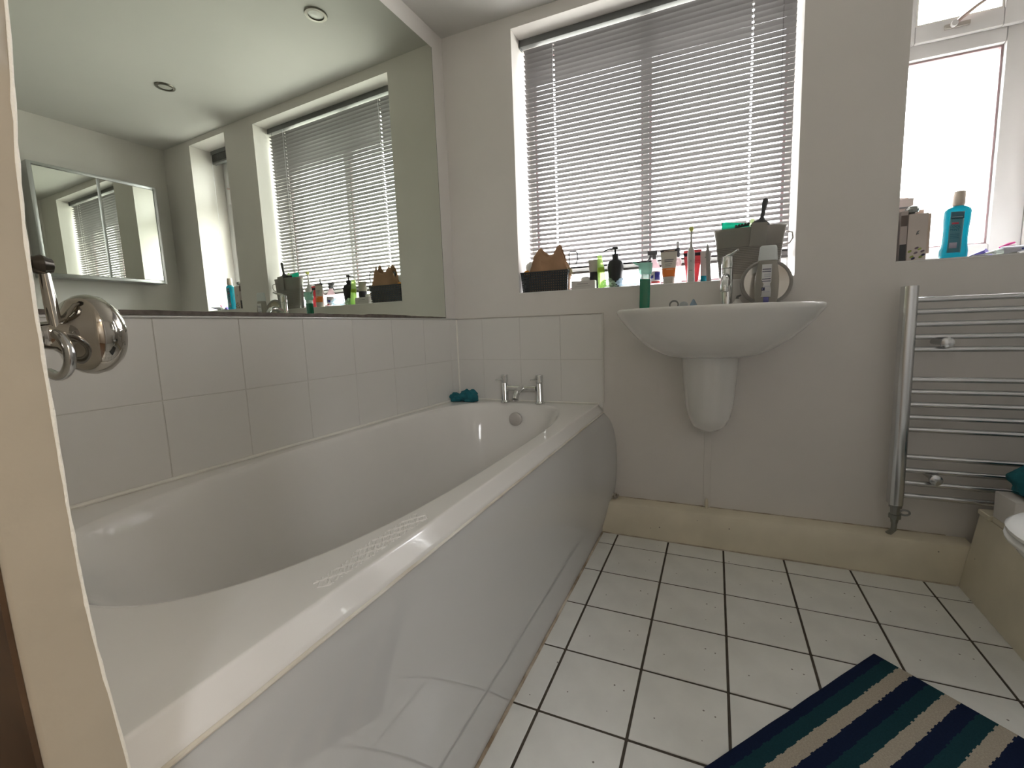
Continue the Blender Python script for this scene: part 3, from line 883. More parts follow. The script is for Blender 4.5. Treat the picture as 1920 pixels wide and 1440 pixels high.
# ------------------------------------------------------------------ door with knob and cabin hook
dr = setting('door_1', (0.4, -1.751, 0))
def bow(z): return -0.0108*math.exp(-((z-0.86)/0.22)**4)      # the old leaf has warped
b = B(); rg = []
for i in range(121):
    z = 0.005 + 2.0*i/120
    k = 0.0012*noise.noise(Vector((z*14, 0, 0))) + 0.0006*noise.noise(Vector((z*60, 0, 0)))
    w_ = bow(z); rg.append([(0.775,-1.7310+w_,z),(0.7975,-1.7305+w_,z),(0.8005,-1.7318+k+w_,z),(0.8005,-1.768+0.35*w_,z),(0.799,-1.7705+0.35*w_,z),(0.775,-1.7705+0.35*w_,z)])
b.loft(rg)
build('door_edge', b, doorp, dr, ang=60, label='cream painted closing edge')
def leaf(x0, x1, y0, y1):
    return B().loft([[(x0,y0+0.35*bow(z),z),(x1,y0+0.35*bow(z),z),(x1,y1+(1 if y1 > -1.74 else 0.35)*bow(z),z),(x0,y1+(1 if y1 > -1.74 else 0.35)*bow(z),z)] for z in [0.005+0.025*i for i in range(81)]])
rid = B().tube([(0.8000, -1.7312+bow(0.005+0.012*i)+0.0005*noise.noise(Vector((i*0.9,0,2))), 0.005+0.012*i) for i in range(167)],
    [0.0011+0.0007*noise.noise(Vector((i*1.3,5,0))) for i in range(167)], 8)
build('paint_ridge', rid, mat('paint_ridge', (0.86,0.83,0.75), 0.4, bump=0.4, bump_scale=300), dr, label='ragged ridge of paint along the edge, coloured pale as if lit')  # real ridge of paint; the light it catches is put into its pale colour
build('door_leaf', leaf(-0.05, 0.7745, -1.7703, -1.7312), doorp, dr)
build('outer_face', leaf(-0.05, 0.7985, -1.7735, -1.7708), wood, dr, label='dark brown outer face')
kx, kz = 0.702, 0.9205
kn = build('door_knob', B().lathe([(0.0105,0.022),(0.0115,0.030),(0.017,0.036),(0.028,0.041),(0.0325,0.047),(0.0340,0.053),(0.0325,0.060),(0.026,0.0675),(0.014,0.072),(0.0,0.073)], (kx,-1.731,kz), 48, 'Y'), knobm, dr, ang=50, label='round polished nickel knob')
build('rose', B().lathe([(0.026,-0.0115),(0.026,0.003),(0.020,0.007),(0.011,0.010),(0.0105,0.0219)], (kx,-1.731,kz), 36, 'Y'), knobm, kn, ang=40)
hk = build('cabin_hook', B().lathe([(0.013,-0.0115),(0.013,0.003),(0.006,0.006),(0.005,0.026)], (0.700,-1.731,0.977), 20, 'Y'), knobm, dr, label='chrome hook with a ball pivot')
build('pivot_ball', B().lathe([(0.001,0.022),(0.006,0.024),(0.0085,0.030),(0.006,0.036),(0.001,0.038)], (0.702,-1.731,0.976), 16, 'Y'), mat('dark_ball', (0.10,0.09,0.08), 0.15, 1.0), hk)
build('arm', B().tube([(0.703,-1.700,0.970),(0.7055,-1.700,0.945),(0.7085,-1.700,0.919)], [0.0035,0.0042,0.0042], 12), knobm, hk)
pts = [(0.7045 + 0.0235*cos(a), -1.702, 0.905 + 0.0175*sin(a)) for a in [radians(100 - 12*k) for k in range(0, 20)]]
pts = [(0.706, -1.701, 0.921)] + pts
build('hook_end', B().tube(pts, [0.0042]+[0.0038]*19+[0.003], 12), chromed, hk)

# ------------------------------------------------------------------ bath mat
mt_ = thing('bath_mat', 'navy, teal and beige striped bath mat on the white floor tiles', 'mat', (1.611, -0.533, 0))
ea = math.atan2(-0.185, 0.216)
MM = Matrix.Translation((1.611, -0.533, 0.0008)) @ Matrix.Rotation(ea, 4, 'Z')   # local x across stripes, local -y along them
NX, NY = 130, 200
mw, ml = 0.50, 0.80
vs = []; fs = []
for i in range(NX+1):
    for j in range(NY+1):
        x = mw*i/NX; y = -ml*j/NY
        ex = min(x, mw-x, -y, ml+y)
        h = 0.0105*min(1.0, (ex/0.006))**0.5
        h += (0.0009*abs(sin(-y*pi/0.0085)) + 0.0009*noise.noise(Vector((x*260, y*180, 0)))) * (1 if ex > 0.004 else 0)
        x2 = x + 0.002*noise.noise(Vector((0.3, y*12, 0)))*(1 if i in (0, NX) else 0.5)
        vs.append((x2, y, h))
for i in range(NX):
    for j in range(NY):
        a = i*(NY+1)+j
        fs.append((a, a+1, a+NY+2, a+NY+1))
matm = bpy.data.materials.new('mat_stripes'); matm.use_nodes = True
N, L = nodes_of(matm)
pb_ = N['Principled BSDF']; pb_.inputs['Roughness'].default_value = 0.95; pb_.inputs['Specular IOR Level'].default_value = 0.15
at = N.new('ShaderNodeAttribute'); at.attribute_name = 'across'
sx = N.new('ShaderNodeSeparateXYZ'); L.new(at.outputs['Vector'], sx.inputs[0])
n1 = N.new('ShaderNodeTexNoise'); n1.inputs['Scale'].default_value = 300; L.new(at.outputs['Vector'], n1.inputs['Vector'])
# rib-wise jagged stripe edge: noise sampled by rib number
rb = N.new('ShaderNodeMath'); rb.operation = 'MULTIPLY'; rb.inputs[1].default_value = 1/0.0085; L.new(sx.outputs['Y'], rb.inputs[0])
fl_ = N.new('ShaderNodeMath'); fl_.operation = 'FLOOR'; L.new(rb.outputs[0], fl_.inputs[0])
wn_ = N.new('ShaderNodeTexWhiteNoise'); wn_.noise_dimensions = '1D'; L.new(fl_.outputs[0], wn_.inputs['W'])
ms = N.new('ShaderNodeMath'); ms.operation = 'MULTIPLY_ADD'; ms.inputs[1].default_value = 0.0035; L.new(wn_.outputs[0], ms.inputs[0]); L.new(sx.outputs['X'], ms.inputs[2])
dv = N.new('ShaderNodeMath'); dv.operation = 'DIVIDE'; dv.inputs[1].default_value = 0.0925; L.new(ms.outputs[0], dv.inputs[0])
frc = N.new('ShaderNodeMath'); frc.operation = 'FRACT'; L.new(dv.outputs[0], frc.inputs[0])
cr = N.new('ShaderNodeValToRGB'); cr.color_ramp.interpolation = 'CONSTANT'
cr.color_ramp.elements[0].position = 0; cr.color_ramp.elements[0].color = (0.009, 0.019, 0.060, 1)
cr.color_ramp.elements[1].position = 0.34; cr.color_ramp.elements[1].color = (0.013, 0.060, 0.078, 1)
e = cr.color_ramp.elements.new(0.68); e.color = (0.55, 0.49, 0.40, 1)
L.new(frc.outputs[0], cr.inputs[0])
mx = N.new('ShaderNodeMix'); mx.data_type = 'RGBA'; mx.blend_type = 'MULTIPLY'; mx.inputs['Factor'].default_value = 0.5
L.new(cr.outputs[0], mx.inputs['A']); L.new(n1.outputs['Fac'], mx.inputs['B'])
L.new(mx.outputs['Result'], pb_.inputs['Base Color'])
mo = build('pile', B(MM).add(vs, fs), matm, mt_, ang=80)
mo['kind'] = 'stuff'
a_ = mo.data.attributes.new('across', 'FLOAT_VECTOR', 'POINT')
inv = MM.inverted()
for i_, v in enumerate(mo.data.vertices):
    q = inv @ (v.co + mt_.location)
    a_.data[i_].vector = (q.x, -q.y, 0)


# ================================================================== things on the large sill
ZS = WB + 0.0038
# perforated basket
bk = thing('storage_basket', 'charcoal perforated plastic basket at the left end of the large window sill', 'basket', (0.475, 0.045, ZS))
def wall_strip(p00, p10, p01, p11, nu, nv, t=0.0016, fill=0.5):
    """lattice panel between four corners: bars along both directions"""
    b = B()
    P = [Vector(p) for p in (p00, p10, p01, p11)]
    def at(u, v): return (P[0]*(1-u)+P[1]*u)*(1-v) + (P[2]*(1-u)+P[3]*u)*v
    nrm = (P[1]-P[0]).cross(P[2]-P[0]).normalized()*t
    def bar(u0, u1, v0, v1, k=1.0):
        q = [at(u0,v0), at(u1,v0), at(u1,v1), at(u0,v1)]
        b.loft([[tuple(p - nrm*0.5*k) for p in q], [tuple(p + nrm*0.5*k) for p in q]])
    for i in range(nu+1):
        w = fill*0.5/nu
        bar(max(0, i/nu - w), min(1, i/nu + w), 0, 1, 1.0)
    for j in range(nv+1):
        w = fill*0.5/nv
        bar(0, 1, max(0, j/nv - w), min(1, j/nv + w), 1.4)
    return b
bx0, bx1, by0, by1, bz0, bz1 = 0.362, 0.588, 0.004, 0.058, ZS, ZS+0.088
o_ = 0.006
c_b = [(bx0+o_,by0+0.004,bz0),(bx1-o_,by0+0.004,bz0),(bx1-o_,by1-0.004,bz0),(bx0+o_,by1-0.004,bz0)]
c_t = [(bx0,by0,bz1),(bx1,by0,bz1),(bx1,by1,bz1),(bx0,by1,bz1)]
for k, (nu, nv) in enumerate(((19,8),(5,8),(19,8),(5,8))):
    k2 = (k+1) % 4
    build('side', wall_strip(c_b[k], c_b[k2], c_t[k], c_t[k2], nu, nv, fill=0.62), charcoal, bk, smooth=False)
build('base', B().box(bx0+o_,bx1-o_,by0+0.004,by1-0.004,bz0,bz0+0.002), charcoal, bk)
b = B(); frame_rect(B(), 0,1,0,1,.1,0,1)
b.box(bx0-0.002,bx1+0.002,by0-0.002,by0+0.001,bz1-0.004,bz1+0.003).box(bx0-0.002,bx1+0.002,by1-0.001,by1+0.002,bz1-0.004,bz1+0.003)
b.box(bx0-0.002,bx0+0.001,by0-0.002,by1+0.002,bz1-0.004,bz1+0.003).box(bx1-0.001,bx1+0.002,by0-0.002,by1+0.002,bz1-0.004,bz1+0.003)
build('rim', b, charcoal, bk)

# paper bag
pg = thing('paper_bag', 'open crumpled brown paper bag standing in the charcoal basket', 'bag', (0.48, 0.03, ZS+0.003))
rings = []
nb = 56
for i in range(15):
    v = i/14
    r = []
    for j in range(nb):
        a = 2*pi*j/nb
        cx = 0.492; hx = 0.094 + 0.012*sin(v*pi) - 0.018*v; hy = 0.021 + 0.004*sin(v*pi) - 0.006*v*v
        x = cx + hx*math.copysign(abs(cos(a))**0.55, cos(a)); y = 0.031 + hy*math.copysign(abs(sin(a))**0.6, sin(a))
        u = (x-cx)/hx
        # two tall corners, a torn dip between them
        top = 0.150 + 0.036*math.exp(-((u+0.60)/0.30)**2) + 0.046*math.exp(-((u-0.66)/0.24)**2) - 0.030*abs(u)**6
        if sin(a) > 0: top += 0.012
        z = ZS + 0.004 + top*v
        d = 0.010*noise.noise(Vector((cos(a)*2.2, sin(a)*2.2, v*3.3+4)))*min(1, v*3) + 0.004*noise.noise(Vector((cos(a)*6, sin(a)*6, v*9)))
        x += d*cos(a); y += d*0.7*sin(a)
        y = max(0.0085, min(y, 0.053)) if v < 0.6 else y
        r.append((x, y, z))
    rings.append(r)
b = B(); b.loft(rings, True, False)
build('paper', b, kraft, pg, ang=28, solid=0.0006)

pf = thing('purple_bottle', 'small purple capped bottle poking out of the brown paper bag', 'bottle', (0.463, 0.032, ZS+0.012))
build('bottle_body', B().lathe([(0.011,0.0),(0.012,0.004),(0.012,0.11),(0.008,0.125)], (0.463,0.032,ZS+0.012), 16), mat('violet_plastic',(0.06,0.03,0.16),0.3), pf)
build('cap', B().lathe([(0.009,0.1255),(0.0095,0.142),(0.0088,0.1475),(0.0,0.148)], (0.463,0.032,ZS+0.012), 16), mat('violet_cap',(0.025,0.012,0.09),0.3), pf)
gf = thing('dark_jar', 'dark green lidded jar showing over the left of the paper bag', 'jar', (0.437, 0.033, ZS+0.012))
build('jar_body', B().lathe([(0.010,0.0),(0.0135,0.003),(0.0135,0.12)], (0.437,0.033,ZS+0.012), 18), mat('dark_green',(0.03,0.055,0.045),0.4), gf)
build('lid', B().lathe([(0.0125,0.1205),(0.0138,0.123),(0.0138,0.147),(0.012,0.150),(0,0.150)], (0.437,0.033,ZS+0.012), 18), mat('dark_green_lid',(0.02,0.035,0.03),0.35), gf)

hd = thing('handle_loop', 'thin black angular handle sticking out right of the paper bag', 'handle', (0.583, 0.030, ZS+0.02))
build('handle', B().tube([(0.583,0.046,ZS+0.02),(0.584,0.046,ZS+0.166),(0.590,0.046,ZS+0.172),(0.616,0.045,ZS+0.170),(0.622,0.045,ZS+0.163),(0.623,0.045,ZS+0.135),(0.615,0.046,ZS+0.115)], 0.0027, 8), black, hd)

ob = thing('orange_puff', 'small orange ball at the left inside the charcoal basket', 'sponge', (0.381, 0.03, ZS+0.075))
blob('puff', (0.383,0.026,ZS+0.084), 0.0165,0.015,0.018, mat('orange_sponge',(0.75,0.33,0.06),0.8), 2, ob, 0.25, 3)
wb_ = thing('white_puff', 'pale grey sponge behind the orange ball in the basket', 'sponge', (0.385, 0.045, ZS+0.11))
blob('puff', (0.392,0.044,ZS+0.112), 0.021,0.009,0.028, mat('pale_sponge',(0.62,0.63,0.60),0.9), 8, wb_, 0.3, 3)
hb = thing('herb_bundle', 'straw coloured dried sprig hanging over the right end of the basket', 'sprig', (0.585,0.03,ZS+0.09))
for k in range(7):
    a = k*0.9
    build('stem', B().tube([(0.572,0.03+0.002*k,ZS+0.094),(0.588+0.004*sin(a),0.024+0.002*k,ZS+0.100-0.003*k),(0.600+0.005*cos(a),0.018+0.003*k,ZS+0.088-0.005*k),(0.603+0.012*abs(sin(a)),0.020,ZS+0.070-0.004*k)], [0.0022,0.0018,0.0014,0.0007], 6), mat('straw',(0.60,0.52,0.33),0.8), hb)

# white box with printed lines
wx = thing('white_soap_box', 'low white box with grey lettering right of the charcoal basket', 'box', (0.657,0.025,ZS))
WM = TM(0.657,0.028,ZS,rz=radians(2))
build('carton', B(WM).box(-0.053,0.053,-0.022,0.022,0,0.036), mat('grey_card',(0.60,0.58,0.56),0.6), wx, bevel=0.0012)
build('print_line', B(WM).box(-0.026,0.022,-0.0224,-0.0221,0.0215,0.0238), greyink, wx)
build('print_line', B(WM).box(-0.036,0.030,-0.0224,-0.0221,0.0125,0.0140), mat('faint_print',(0.38,0.38,0.38),0.6), wx)
jr = thing('cream_jar', 'white domed jar lid behind the low white box', 'jar', (0.672,0.07,ZS))
build('jar_body', B().lathe([(0.020,0.0),(0.0225,0.003),(0.0225,0.024)], (0.655,0.066,ZS+0.012), 28), white, jr)
build('lid', B().lathe([(0.0225,0.0245),(0.0245,0.026),(0.0245,0.036),(0.0225,0.042),(0.013,0.0465),(0.0,0.0475)], (0.655,0.066,ZS+0.012), 28), white, jr)
build('foot', B().lathe([(0.018,0.0),(0.018,0.0118)], (0.655,0.066,ZS), 28), white, jr)
bt_ = thing('upturned_tube', 'grey beige tube standing on its black cap behind the white jar', 'tube', (0.69,0.1,ZS))
build('cap', B().lathe([(0.0205,0.0),(0.022,0.002),(0.0235,0.072),(0.0225,0.074)], (0.698,0.058,ZS), 24), ink, bt_)
rr = []
for i in range(8):
    v = i/7
    rr.append([(0.698+(0.024+0.006*v)*cos(2*pi*j/24), 0.058+(0.019*(1-v)+0.003)*sin(2*pi*j/24), ZS+0.0745+0.055*v) for j in range(24)])
build('tube_body', B().loft(rr), mat('beige_tube',(0.46,0.43,0.38),0.5), bt_)

# lime bottle
lm = thing('lime_bottle', 'pale lime translucent bottle leaning left of the black soap pump', 'bottle', (0.735,0.045,ZS))
LM_ = TM(0.741,0.024,ZS,ry=radians(-5))
limeb = clear_mat('lime_plastic', (0.80,0.95,0.55), 0.35, 0.1, body=(0.62,0.80,0.36))
build('bottle_body', B(LM_).lathe([(0.016,0.001),(0.018,0.004),(0.017,0.05),(0.014,0.10),(0.0115,0.125),(0.011,0.138),(0.0,0.139)], n=20), limeb, lm)
build('label_band', B(LM_).lathe([(0.0162,0.068),(0.0150,0.088)], n=20, c0=False, c1=False), mat('lime_label',(0.32,0.52,0.03),0.4), lm)
# black pump
pm = thing('soap_pump', 'matt black round shouldered soap pump bottle on the sill', 'bottle', (0.787,0.06,ZS))
px_, py_ = 0.793, 0.046
build('bottle_body', B().lathe([(0.024,0.0),(0.028,0.003),(0.0295,0.02),(0.0335,0.066),(0.0345,0.086),(0.0335,0.100),(0.028,0.112),(0.017,0.118),(0.0135,0.1195),(0.0135,0.122)], (px_,py_,ZS), 32), black, pm)
pc = build('pump_collar', B().lathe([(0.0135,0.1222),(0.0140,0.125),(0.0140,0.140),(0.0125,0.143),(0.0,0.1435)], (px_,py_,ZS), 24), black, pm)
ph = B().lathe([(0.0045,0.144),(0.0045,0.160),(0.0125,0.1605),(0.0135,0.166),(0.013,0.171),(0.0,0.1715)], (px_,py_,ZS), 20)
build('pump_head', ph, black, pm)
build('spout', B().tube([(px_-0.010,py_-0.001,ZS+0.1655),(px_-0.028,py_-0.003,ZS+0.166),(px_-0.043,py_-0.004,ZS+0.160),(px_-0.049,py_-0.005,ZS+0.154)], [0.004,0.003,0.0025,0.002], 8), black, pm)

# crumpled clear packets
pk = thing('clear_packet', 'crumpled pale blue clear plastic packet in front of the soap pump', 'packet', (0.82,0.02,ZS))
pkm = clear_mat('crinkled_film', (0.93,0.97,1.0), 0.45, 0.12, body=(0.60,0.72,0.80))
pkg = clear_mat('green_film', (0.92,1.0,0.90), 0.45, 0.12, body=(0.62,0.76,0.60))
blob('film', (0.862,0.018,ZS+0.0165), 0.054,0.014,0.026, pkm, 4, pk, 0.55, 3.5, n=44, k=22)
pk2 = thing('green_packet', 'crumpled greenish clear plastic packet below the lime bottle', 'packet', (0.765,0.015,ZS))
blob('film', (0.768,0.022,ZS+0.014), 0.038,0.018,0.022, pkg, 9, pk2, 0.55, 3.5, n=44, k=22)

# trigger spray
ts_ = thing('trigger_spray', 'white trigger spray bottle with a blue print behind the green gel bottle', 'bottle', (0.957,0.05,ZS))
sx0, sy0 = 0.957, 0.052
build('bottle_body', B().lathe([(0.024,0.0),(0.027,0.003),(0.027,0.055),(0.023,0.075),(0.012,0.098),(0.011,0.106)], (sx0,sy0,ZS), 26), clear_mat('pink_white_plastic',(1,0.92,0.94),0.3,0.1,body=(0.85,0.70,0.74)), ts_)
def on_body(r, a0, a1, z0, z1, slant=0.0, K=8):
    vs = []; fs = []
    for k in range(K+1):
        a = radians(a0 + (a1-a0)*k/K)
        t_ = k/K
        vs += [(sx0+r*cos(a), sy0+r*sin(a), ZS+z0+slant*t_), (sx0+r*cos(a), sy0+r*sin(a), ZS+z1*(1-abs(2*t_-1)*0.0)+slant*t_)]
    for k in range(K): fs.append((2*k, 2*k+2, 2*k+3, 2*k+1))
    return B().add(vs, fs)
build('label', on_body(0.0274, 190, 350, 0.006, 0.056, K=14), mat('sachet_white',(0.72,0.69,0.73),0.4), ts_, solid=0.0003)
build('blue_print', on_body(0.0279, 280, 330, 0.020, 0.052, 0.0), mat('blue_print',(0.04,0.04,0.30),0.4), ts_, solid=0.0003)
build('blue_print', on_body(0.0279, 236, 268, 0.022, 0.036, 0.006), MATS['blue_print'], ts_, solid=0.0003)
build('red_print', on_body(0.0279, 250, 330, 0.008, 0.014), mat('red_print',(0.70,0.06,0.06),0.4), ts_, solid=0.0003)
tr = B()
tr.box(sx0-0.009,sx0+0.009,sy0-0.010,sy0+0.010,ZS+0.1065,ZS+0.124)
tr.box(sx0-0.028,sx0+0.012,sy0-0.008,sy0+0.008,ZS+0.1245,ZS+0.142)
build('trigger_head', tr, mat('grey_plastic',(0.16,0.16,0.18),0.4), ts_, bevel=0.003)
build('trigger', B().tube([(sx0-0.014,sy0,ZS+0.1245),(sx0-0.022,sy0,ZS+0.108),(sx0-0.034,sy0,ZS+0.095)], [0.0045,0.004,0.003], 8), MATS['grey_plastic'], ts_)
dd = thing('dark_dropper', 'slim dropper bottle with grey collar and white tip left of the toothbrush', 'bottle', (1.045,0.06,ZS))
dx, dy = 1.050, 0.058
build('bottle_body', B().lathe([(0.014,0.0),(0.015,0.002),(0.015,0.100),(0.010,0.108)], (dx,dy,ZS), 18), clear_mat('clear_pink',(1,0.92,0.92),0.5,0.08,body=(0.80,0.68,0.70)), dd)
build('collar', B().lathe([(0.0095,0.1085),(0.0095,0.118),(0.0080,0.146),(0.0,0.1465)], (dx,dy,ZS), 16), mat('slate_plastic',(0.10,0.11,0.13),0.4), dd)
build('tip', B().lathe([(0.0058,0.147),(0.0064,0.160),(0.0062,0.172),(0.0,0.173)], (dx,dy,ZS), 16), mat('pale_tip',(0.62,0.62,0.66),0.3), dd)

# squeeze tubes: body lofted from a round cap end to a flat crimp
def squeeze_tube(name, label, x, y, w, h, body, band_m, cap_m=None, cap_h=0.0, ry=0.0, group=None, rz=0.0, parts=(), up=True):
    t = thing(name, label, 'tube', (x, y, ZS), group)
    M = TM(x, y, ZS, rz=rz, ry=ry)
    n = 28; rr = []
    r0 = w*0.36
    for i in range(11):
        v = i/10
        hx = r0 + (w/2-r0)*min(1, v*1.15); hy = r0*0.95*(1-v)**0.8 + 0.0012
        rr.append([(hx*cos(2*pi*j/n), hy*math.copysign(abs(sin(2*pi*j/n)), sin(2*pi*j/n)), cap_h + 0.0003 + (h-cap_h)*v) for j in range(n)])
    build('tube_body', B(M).loft(rr), body, t, ang=60)
    if cap_h:
        build('cap', B(M).lathe([(r0*0.86,0.0),(r0*0.92,0.002),(r0*0.98,cap_h)], n=24), cap_m or body, t)
    def surf(v, off=0.0006):
        hx = r0 + (w/2-r0)*min(1, v*1.15); hy = r0*0.95*(1-v)**0.8 + 0.0012
        return hx, hy
    for (pn, v0, v1, u0, u1, pmt) in parts:
        vs = []; fs = []; K = 12
        for q in range(7):
            v = v0 + (v1-v0)*q/6
            hx, hy = surf(v)
            for k in range(K+1):
                a = pi*(1 + (u0 + (u1-u0)*k/K))
                vs.append(((hx+0.0004)*cos(a), (hy+0.0005)*sin(a), cap_h + 0.0003 + (h-cap_h)*v))
        for q in range(6):
            for k in range(K):
                a = q*(K+1)+k
                fs.append((a, a+1, a+K+2, a+K+1))
        build(pn, B(M).add(vs, fs), pmt, t, solid=0.0003, ang=60)
    return t, M
creamt = mat('cream_tube', (0.62,0.585,0.53), 0.4)
squeeze_tube('cream_tube', 'beige tube with a black band on top and an orange lower half', 1.018, 0.020, 0.066, 0.136, creamt, None, creamt, 0.020,
  parts=[('black_band', 0.93, 1.0, 0.0, 1.0, ink), ('orange_band', 0.06, 0.36, 0.02, 0.98, orange), ('print_line', 0.63, 0.665, 0.32, 0.72, greyink), ('print_line', 0.57, 0.60, 0.32, 0.68, greyink),
         ('print_line', 0.49, 0.505, 0.35, 0.65, greyink), ('print_line', 0.43, 0.445, 0.35, 0.60, greyink), ('print_line', 0.30, 0.315, 0.40, 0.75, mat('pale_print',(0.85,0.65,0.5),0.5)),
         ('print_line', 0.955, 0.972, 0.3, 0.75, mat('pale_print',(0.85,0.65,0.5),0.5))])
pink = clear_mat('pink_tube', (0.9,0.35,0.38), 0.03, 0.15, body=(0.55,0.13,0.15))
squeeze_tube('pink_tube', 'red pink tube with a black band standing behind the electric toothbrush', 1.108, 0.054, 0.070, 0.132, pink, None, pink, 0.018,
  parts=[('black_band', 0.78, 0.90, 0.03, 0.97, ink), ('print_line', 0.60, 0.62, 0.6, 0.85, mat('deep_red',(0.45,0.02,0.05),0.5)), ('print_line', 0.52, 0.535, 0.6, 0.85, MATS['deep_red'])])
squeeze_tube('toothpaste_tube', 'white toothpaste tube on a teal cap left of the grey tub', 1.153, 0.045, 0.042, 0.122, mat('pale_tube',(0.68,0.62,0.62),0.4), None, mat('teal_cap',(0.0,0.22,0.30),0.35), 0.024, ry=radians(3),
  parts=[('print_mark', 0.72, 0.76, 0.45, 0.7, greyink)])

# electric toothbrush
eb = thing('electric_toothbrush', 'white electric toothbrush with a yellow green head standing on the sill', 'toothbrush', (1.102,0.018,ZS))
ex, ey = 1.104, 0.018
build('handle', B().lathe([(0.0135,0.0),(0.0150,0.002),(0.0145,0.02),(0.0135,0.06),(0.0150,0.095),(0.0140,0.118),(0.0095,0.132),(0.0065,0.136)], (ex,ey,ZS), 26), mat('handle_plastic',(0.56,0.56,0.55),0.3), eb)
build('power_button', B().lathe([(0.004,0.0),(0.004,-0.0012),(0.0,-0.0016)], (ex,ey-0.0140,ZS+0.083), 12, 'Y'), mat('button_grey',(0.4,0.42,0.44),0.4), eb)
build('print_line', B().box(ex-0.006,ex+0.006,ey-0.0151,ey-0.0142,ZS+0.045,ZS+0.0475), greyink, eb)
hh = build('brush_neck', B().lathe([(0.0062,0.1362),(0.0055,0.150),(0.0042,0.175),(0.0040,0.192),(0.0040,0.200)], (ex,ey,ZS), 16), MATS['handle_plastic'], eb)
build('bristles', B().lathe([(0.0085,0.006),(0.0090,0.002),(0.0090,-0.006),(0.0075,-0.010)], (ex,ey-0.001,ZS+0.207), 16, 'Y'), mat('yellow_bristle',(0.62,0.66,0.20),0.7), hh)

# interdental / pointed grey stick
sc = thing('grey_toothbrush', 'slim pointed grey toothbrush handle in front of the tub, left of the tap', 'toothbrush', (1.166,0.02,ZS))
build('handle', B(TM(1.172,0.014,ZS,ry=radians(-3))).lathe([(0.008,0.0),(0.009,0.003),(0.0085,0.05),(0.0075,0.09),(0.0085,0.105),(0.006,0.125),(0.0015,0.146)], n=14), mat('warm_grey',(0.36,0.35,0.34),0.4), sc)

# translucent tub
tubm = clear_mat('smoky_tub', (0.75,0.72,0.68), 0.10, 0.2, body=(0.46,0.44,0.41))
tu = thing('plastic_tub', 'translucent grey tapered plastic tub full of odds and ends at the right of the sill', 'tub', (1.312,0.04,ZS))
TUX, TUY = 1.312, 0.035
def tubring(hx, hy, z):
    return [(TUX + hx*math.copysign(abs(cos(a))**0.7, cos(a)), TUY + hy*math.copysign(abs(sin(a))**0.7, sin(a)), ZS+z) for a in [2*pi*j/56 for j in range(56)]]
b = B(); b.loft([tubring(0.098,0.024,0.0), tubring(0.104,0.027,0.012), tubring(0.110,0.0275,0.08), tubring(0.118,0.0285,0.150), tubring(0.124,0.029,0.186), tubring(0.127,0.030,0.190), tubring(0.124,0.0275,0.192)], True, False)
build('tub_wall', b, tubm, tu, ang=50, solid=0.0012)
for k in range(16):
    z = 0.022 + 0.0065*k
    hx = 0.1045 + (0.110-0.104)*min(1,(z-0.012)/0.068) + max(0, (z-0.08)/0.07)*0.008
    pts = tubring(hx+0.0018, 0.0290, z)[28:56]
    build('rib', B().tube(pts, 0.0010, 5), mat('tub_rib',(0.20,0.20,0.19),0.4), tu)
build('grip', B().tube([(TUX+0.124,TUY-0.01,ZS+0.165),(TUX+0.143,TUY-0.012,ZS+0.160),(TUX+0.146,TUY-0.012,ZS+0.140),(TUX+0.136,TUY-0.011,ZS+0.122),(TUX+0.116,TUY-0.010,ZS+0.118)], 0.003, 8), tubm, tu)
# brush in the tub
br = thing('scrubbing_brush', 'dark grey brush with an upright handle sticking out of the grey tub', 'brush', (1.345,0.035,ZS+0.08))
b = B(TM(1.352,0.036,ZS+0.205,ry=radians(9)))
b.loft([[ (hx*cos(2*pi*j/24), hy*sin(2*pi*j/24), z) for j in range(24)] for hx,hy,z in ((0.036,0.012,-0.028),(0.034,0.012,-0.006),(0.026,0.011,0.006),(0.012,0.009,0.013),(0.007,0.0065,0.024),(0.0075,0.006,0.045),(0.0095,0.0065,0.065),(0.0105,0.0065,0.080),(0.009,0.006,0.087),(0.004,0.003,0.091))])
build('brush_handle', b, mat('brush_grey',(0.06,0.065,0.07),0.4), br, ang=60)
build('bristle_block', B(TM(1.352,0.036,ZS+0.205,ry=radians(9))).box(-0.034,0.034,-0.011,0.011,-0.085,-0.0285), mat('bristle_grey',(0.12,0.12,0.12),0.8), br, bevel=0.002)
# teal packet in the tub
tp = thing('teal_packet', 'bright teal foil packet poking out of the tub left of the dark brush', 'packet', (1.26,0.04,ZS+0.12))
vs=[];fs=[]
for side in (0,1):
    for i in range(13):
        for j in range(9):
            u=i/12; v=j/8
            x=1.215+0.098*u; z=ZS+0.10+0.125*v-0.014*u*v
            y=0.038+(0.007 if side else -0.007)*sin(pi*u)**0.5*sin(pi*v)**0.4+0.0015*noise.noise(Vector((u*7,v*7,side*9)))
            if i in(0,12) or j in(0,8): y=0.038
            vs.append((x,y,z))
for side in (0,1):
    for i in range(12):
        for j in range(8):
            a=side*117+i*9+j
            fs.append((a,a+1,a+10,a+9))
build('foil', B().add(vs,fs), clear_mat('teal_foil',(0.1,0.8,0.6),0.15,0.2,body=(0.03,0.50,0.38)), tp)
bc = thing('dark_scrunchie', 'black scalloped hair claw lying on top of the tub beside the teal packet', 'hair claw', (1.29,0.03,ZS+0.19))
b = B()
b.tube([(1.262,0.022,ZS+0.194),(1.285,0.0215,ZS+0.200),(1.31,0.022,ZS+0.202)], 0.004, 8)
for k in range(5): b.lathe([(0.0,-0.004),(0.0045,-0.002),(0.0055,0.002),(0.003,0.006),(0.0,0.007)], (1.266+0.0105*k,0.022,ZS+0.200+0.0012*k), 10)
build('claw', b, black, bc)
lf = thing('green_stem_tool', 'small pale green plastic clip behind the teal packet', 'clip', (1.30,0.045,ZS+0.18))
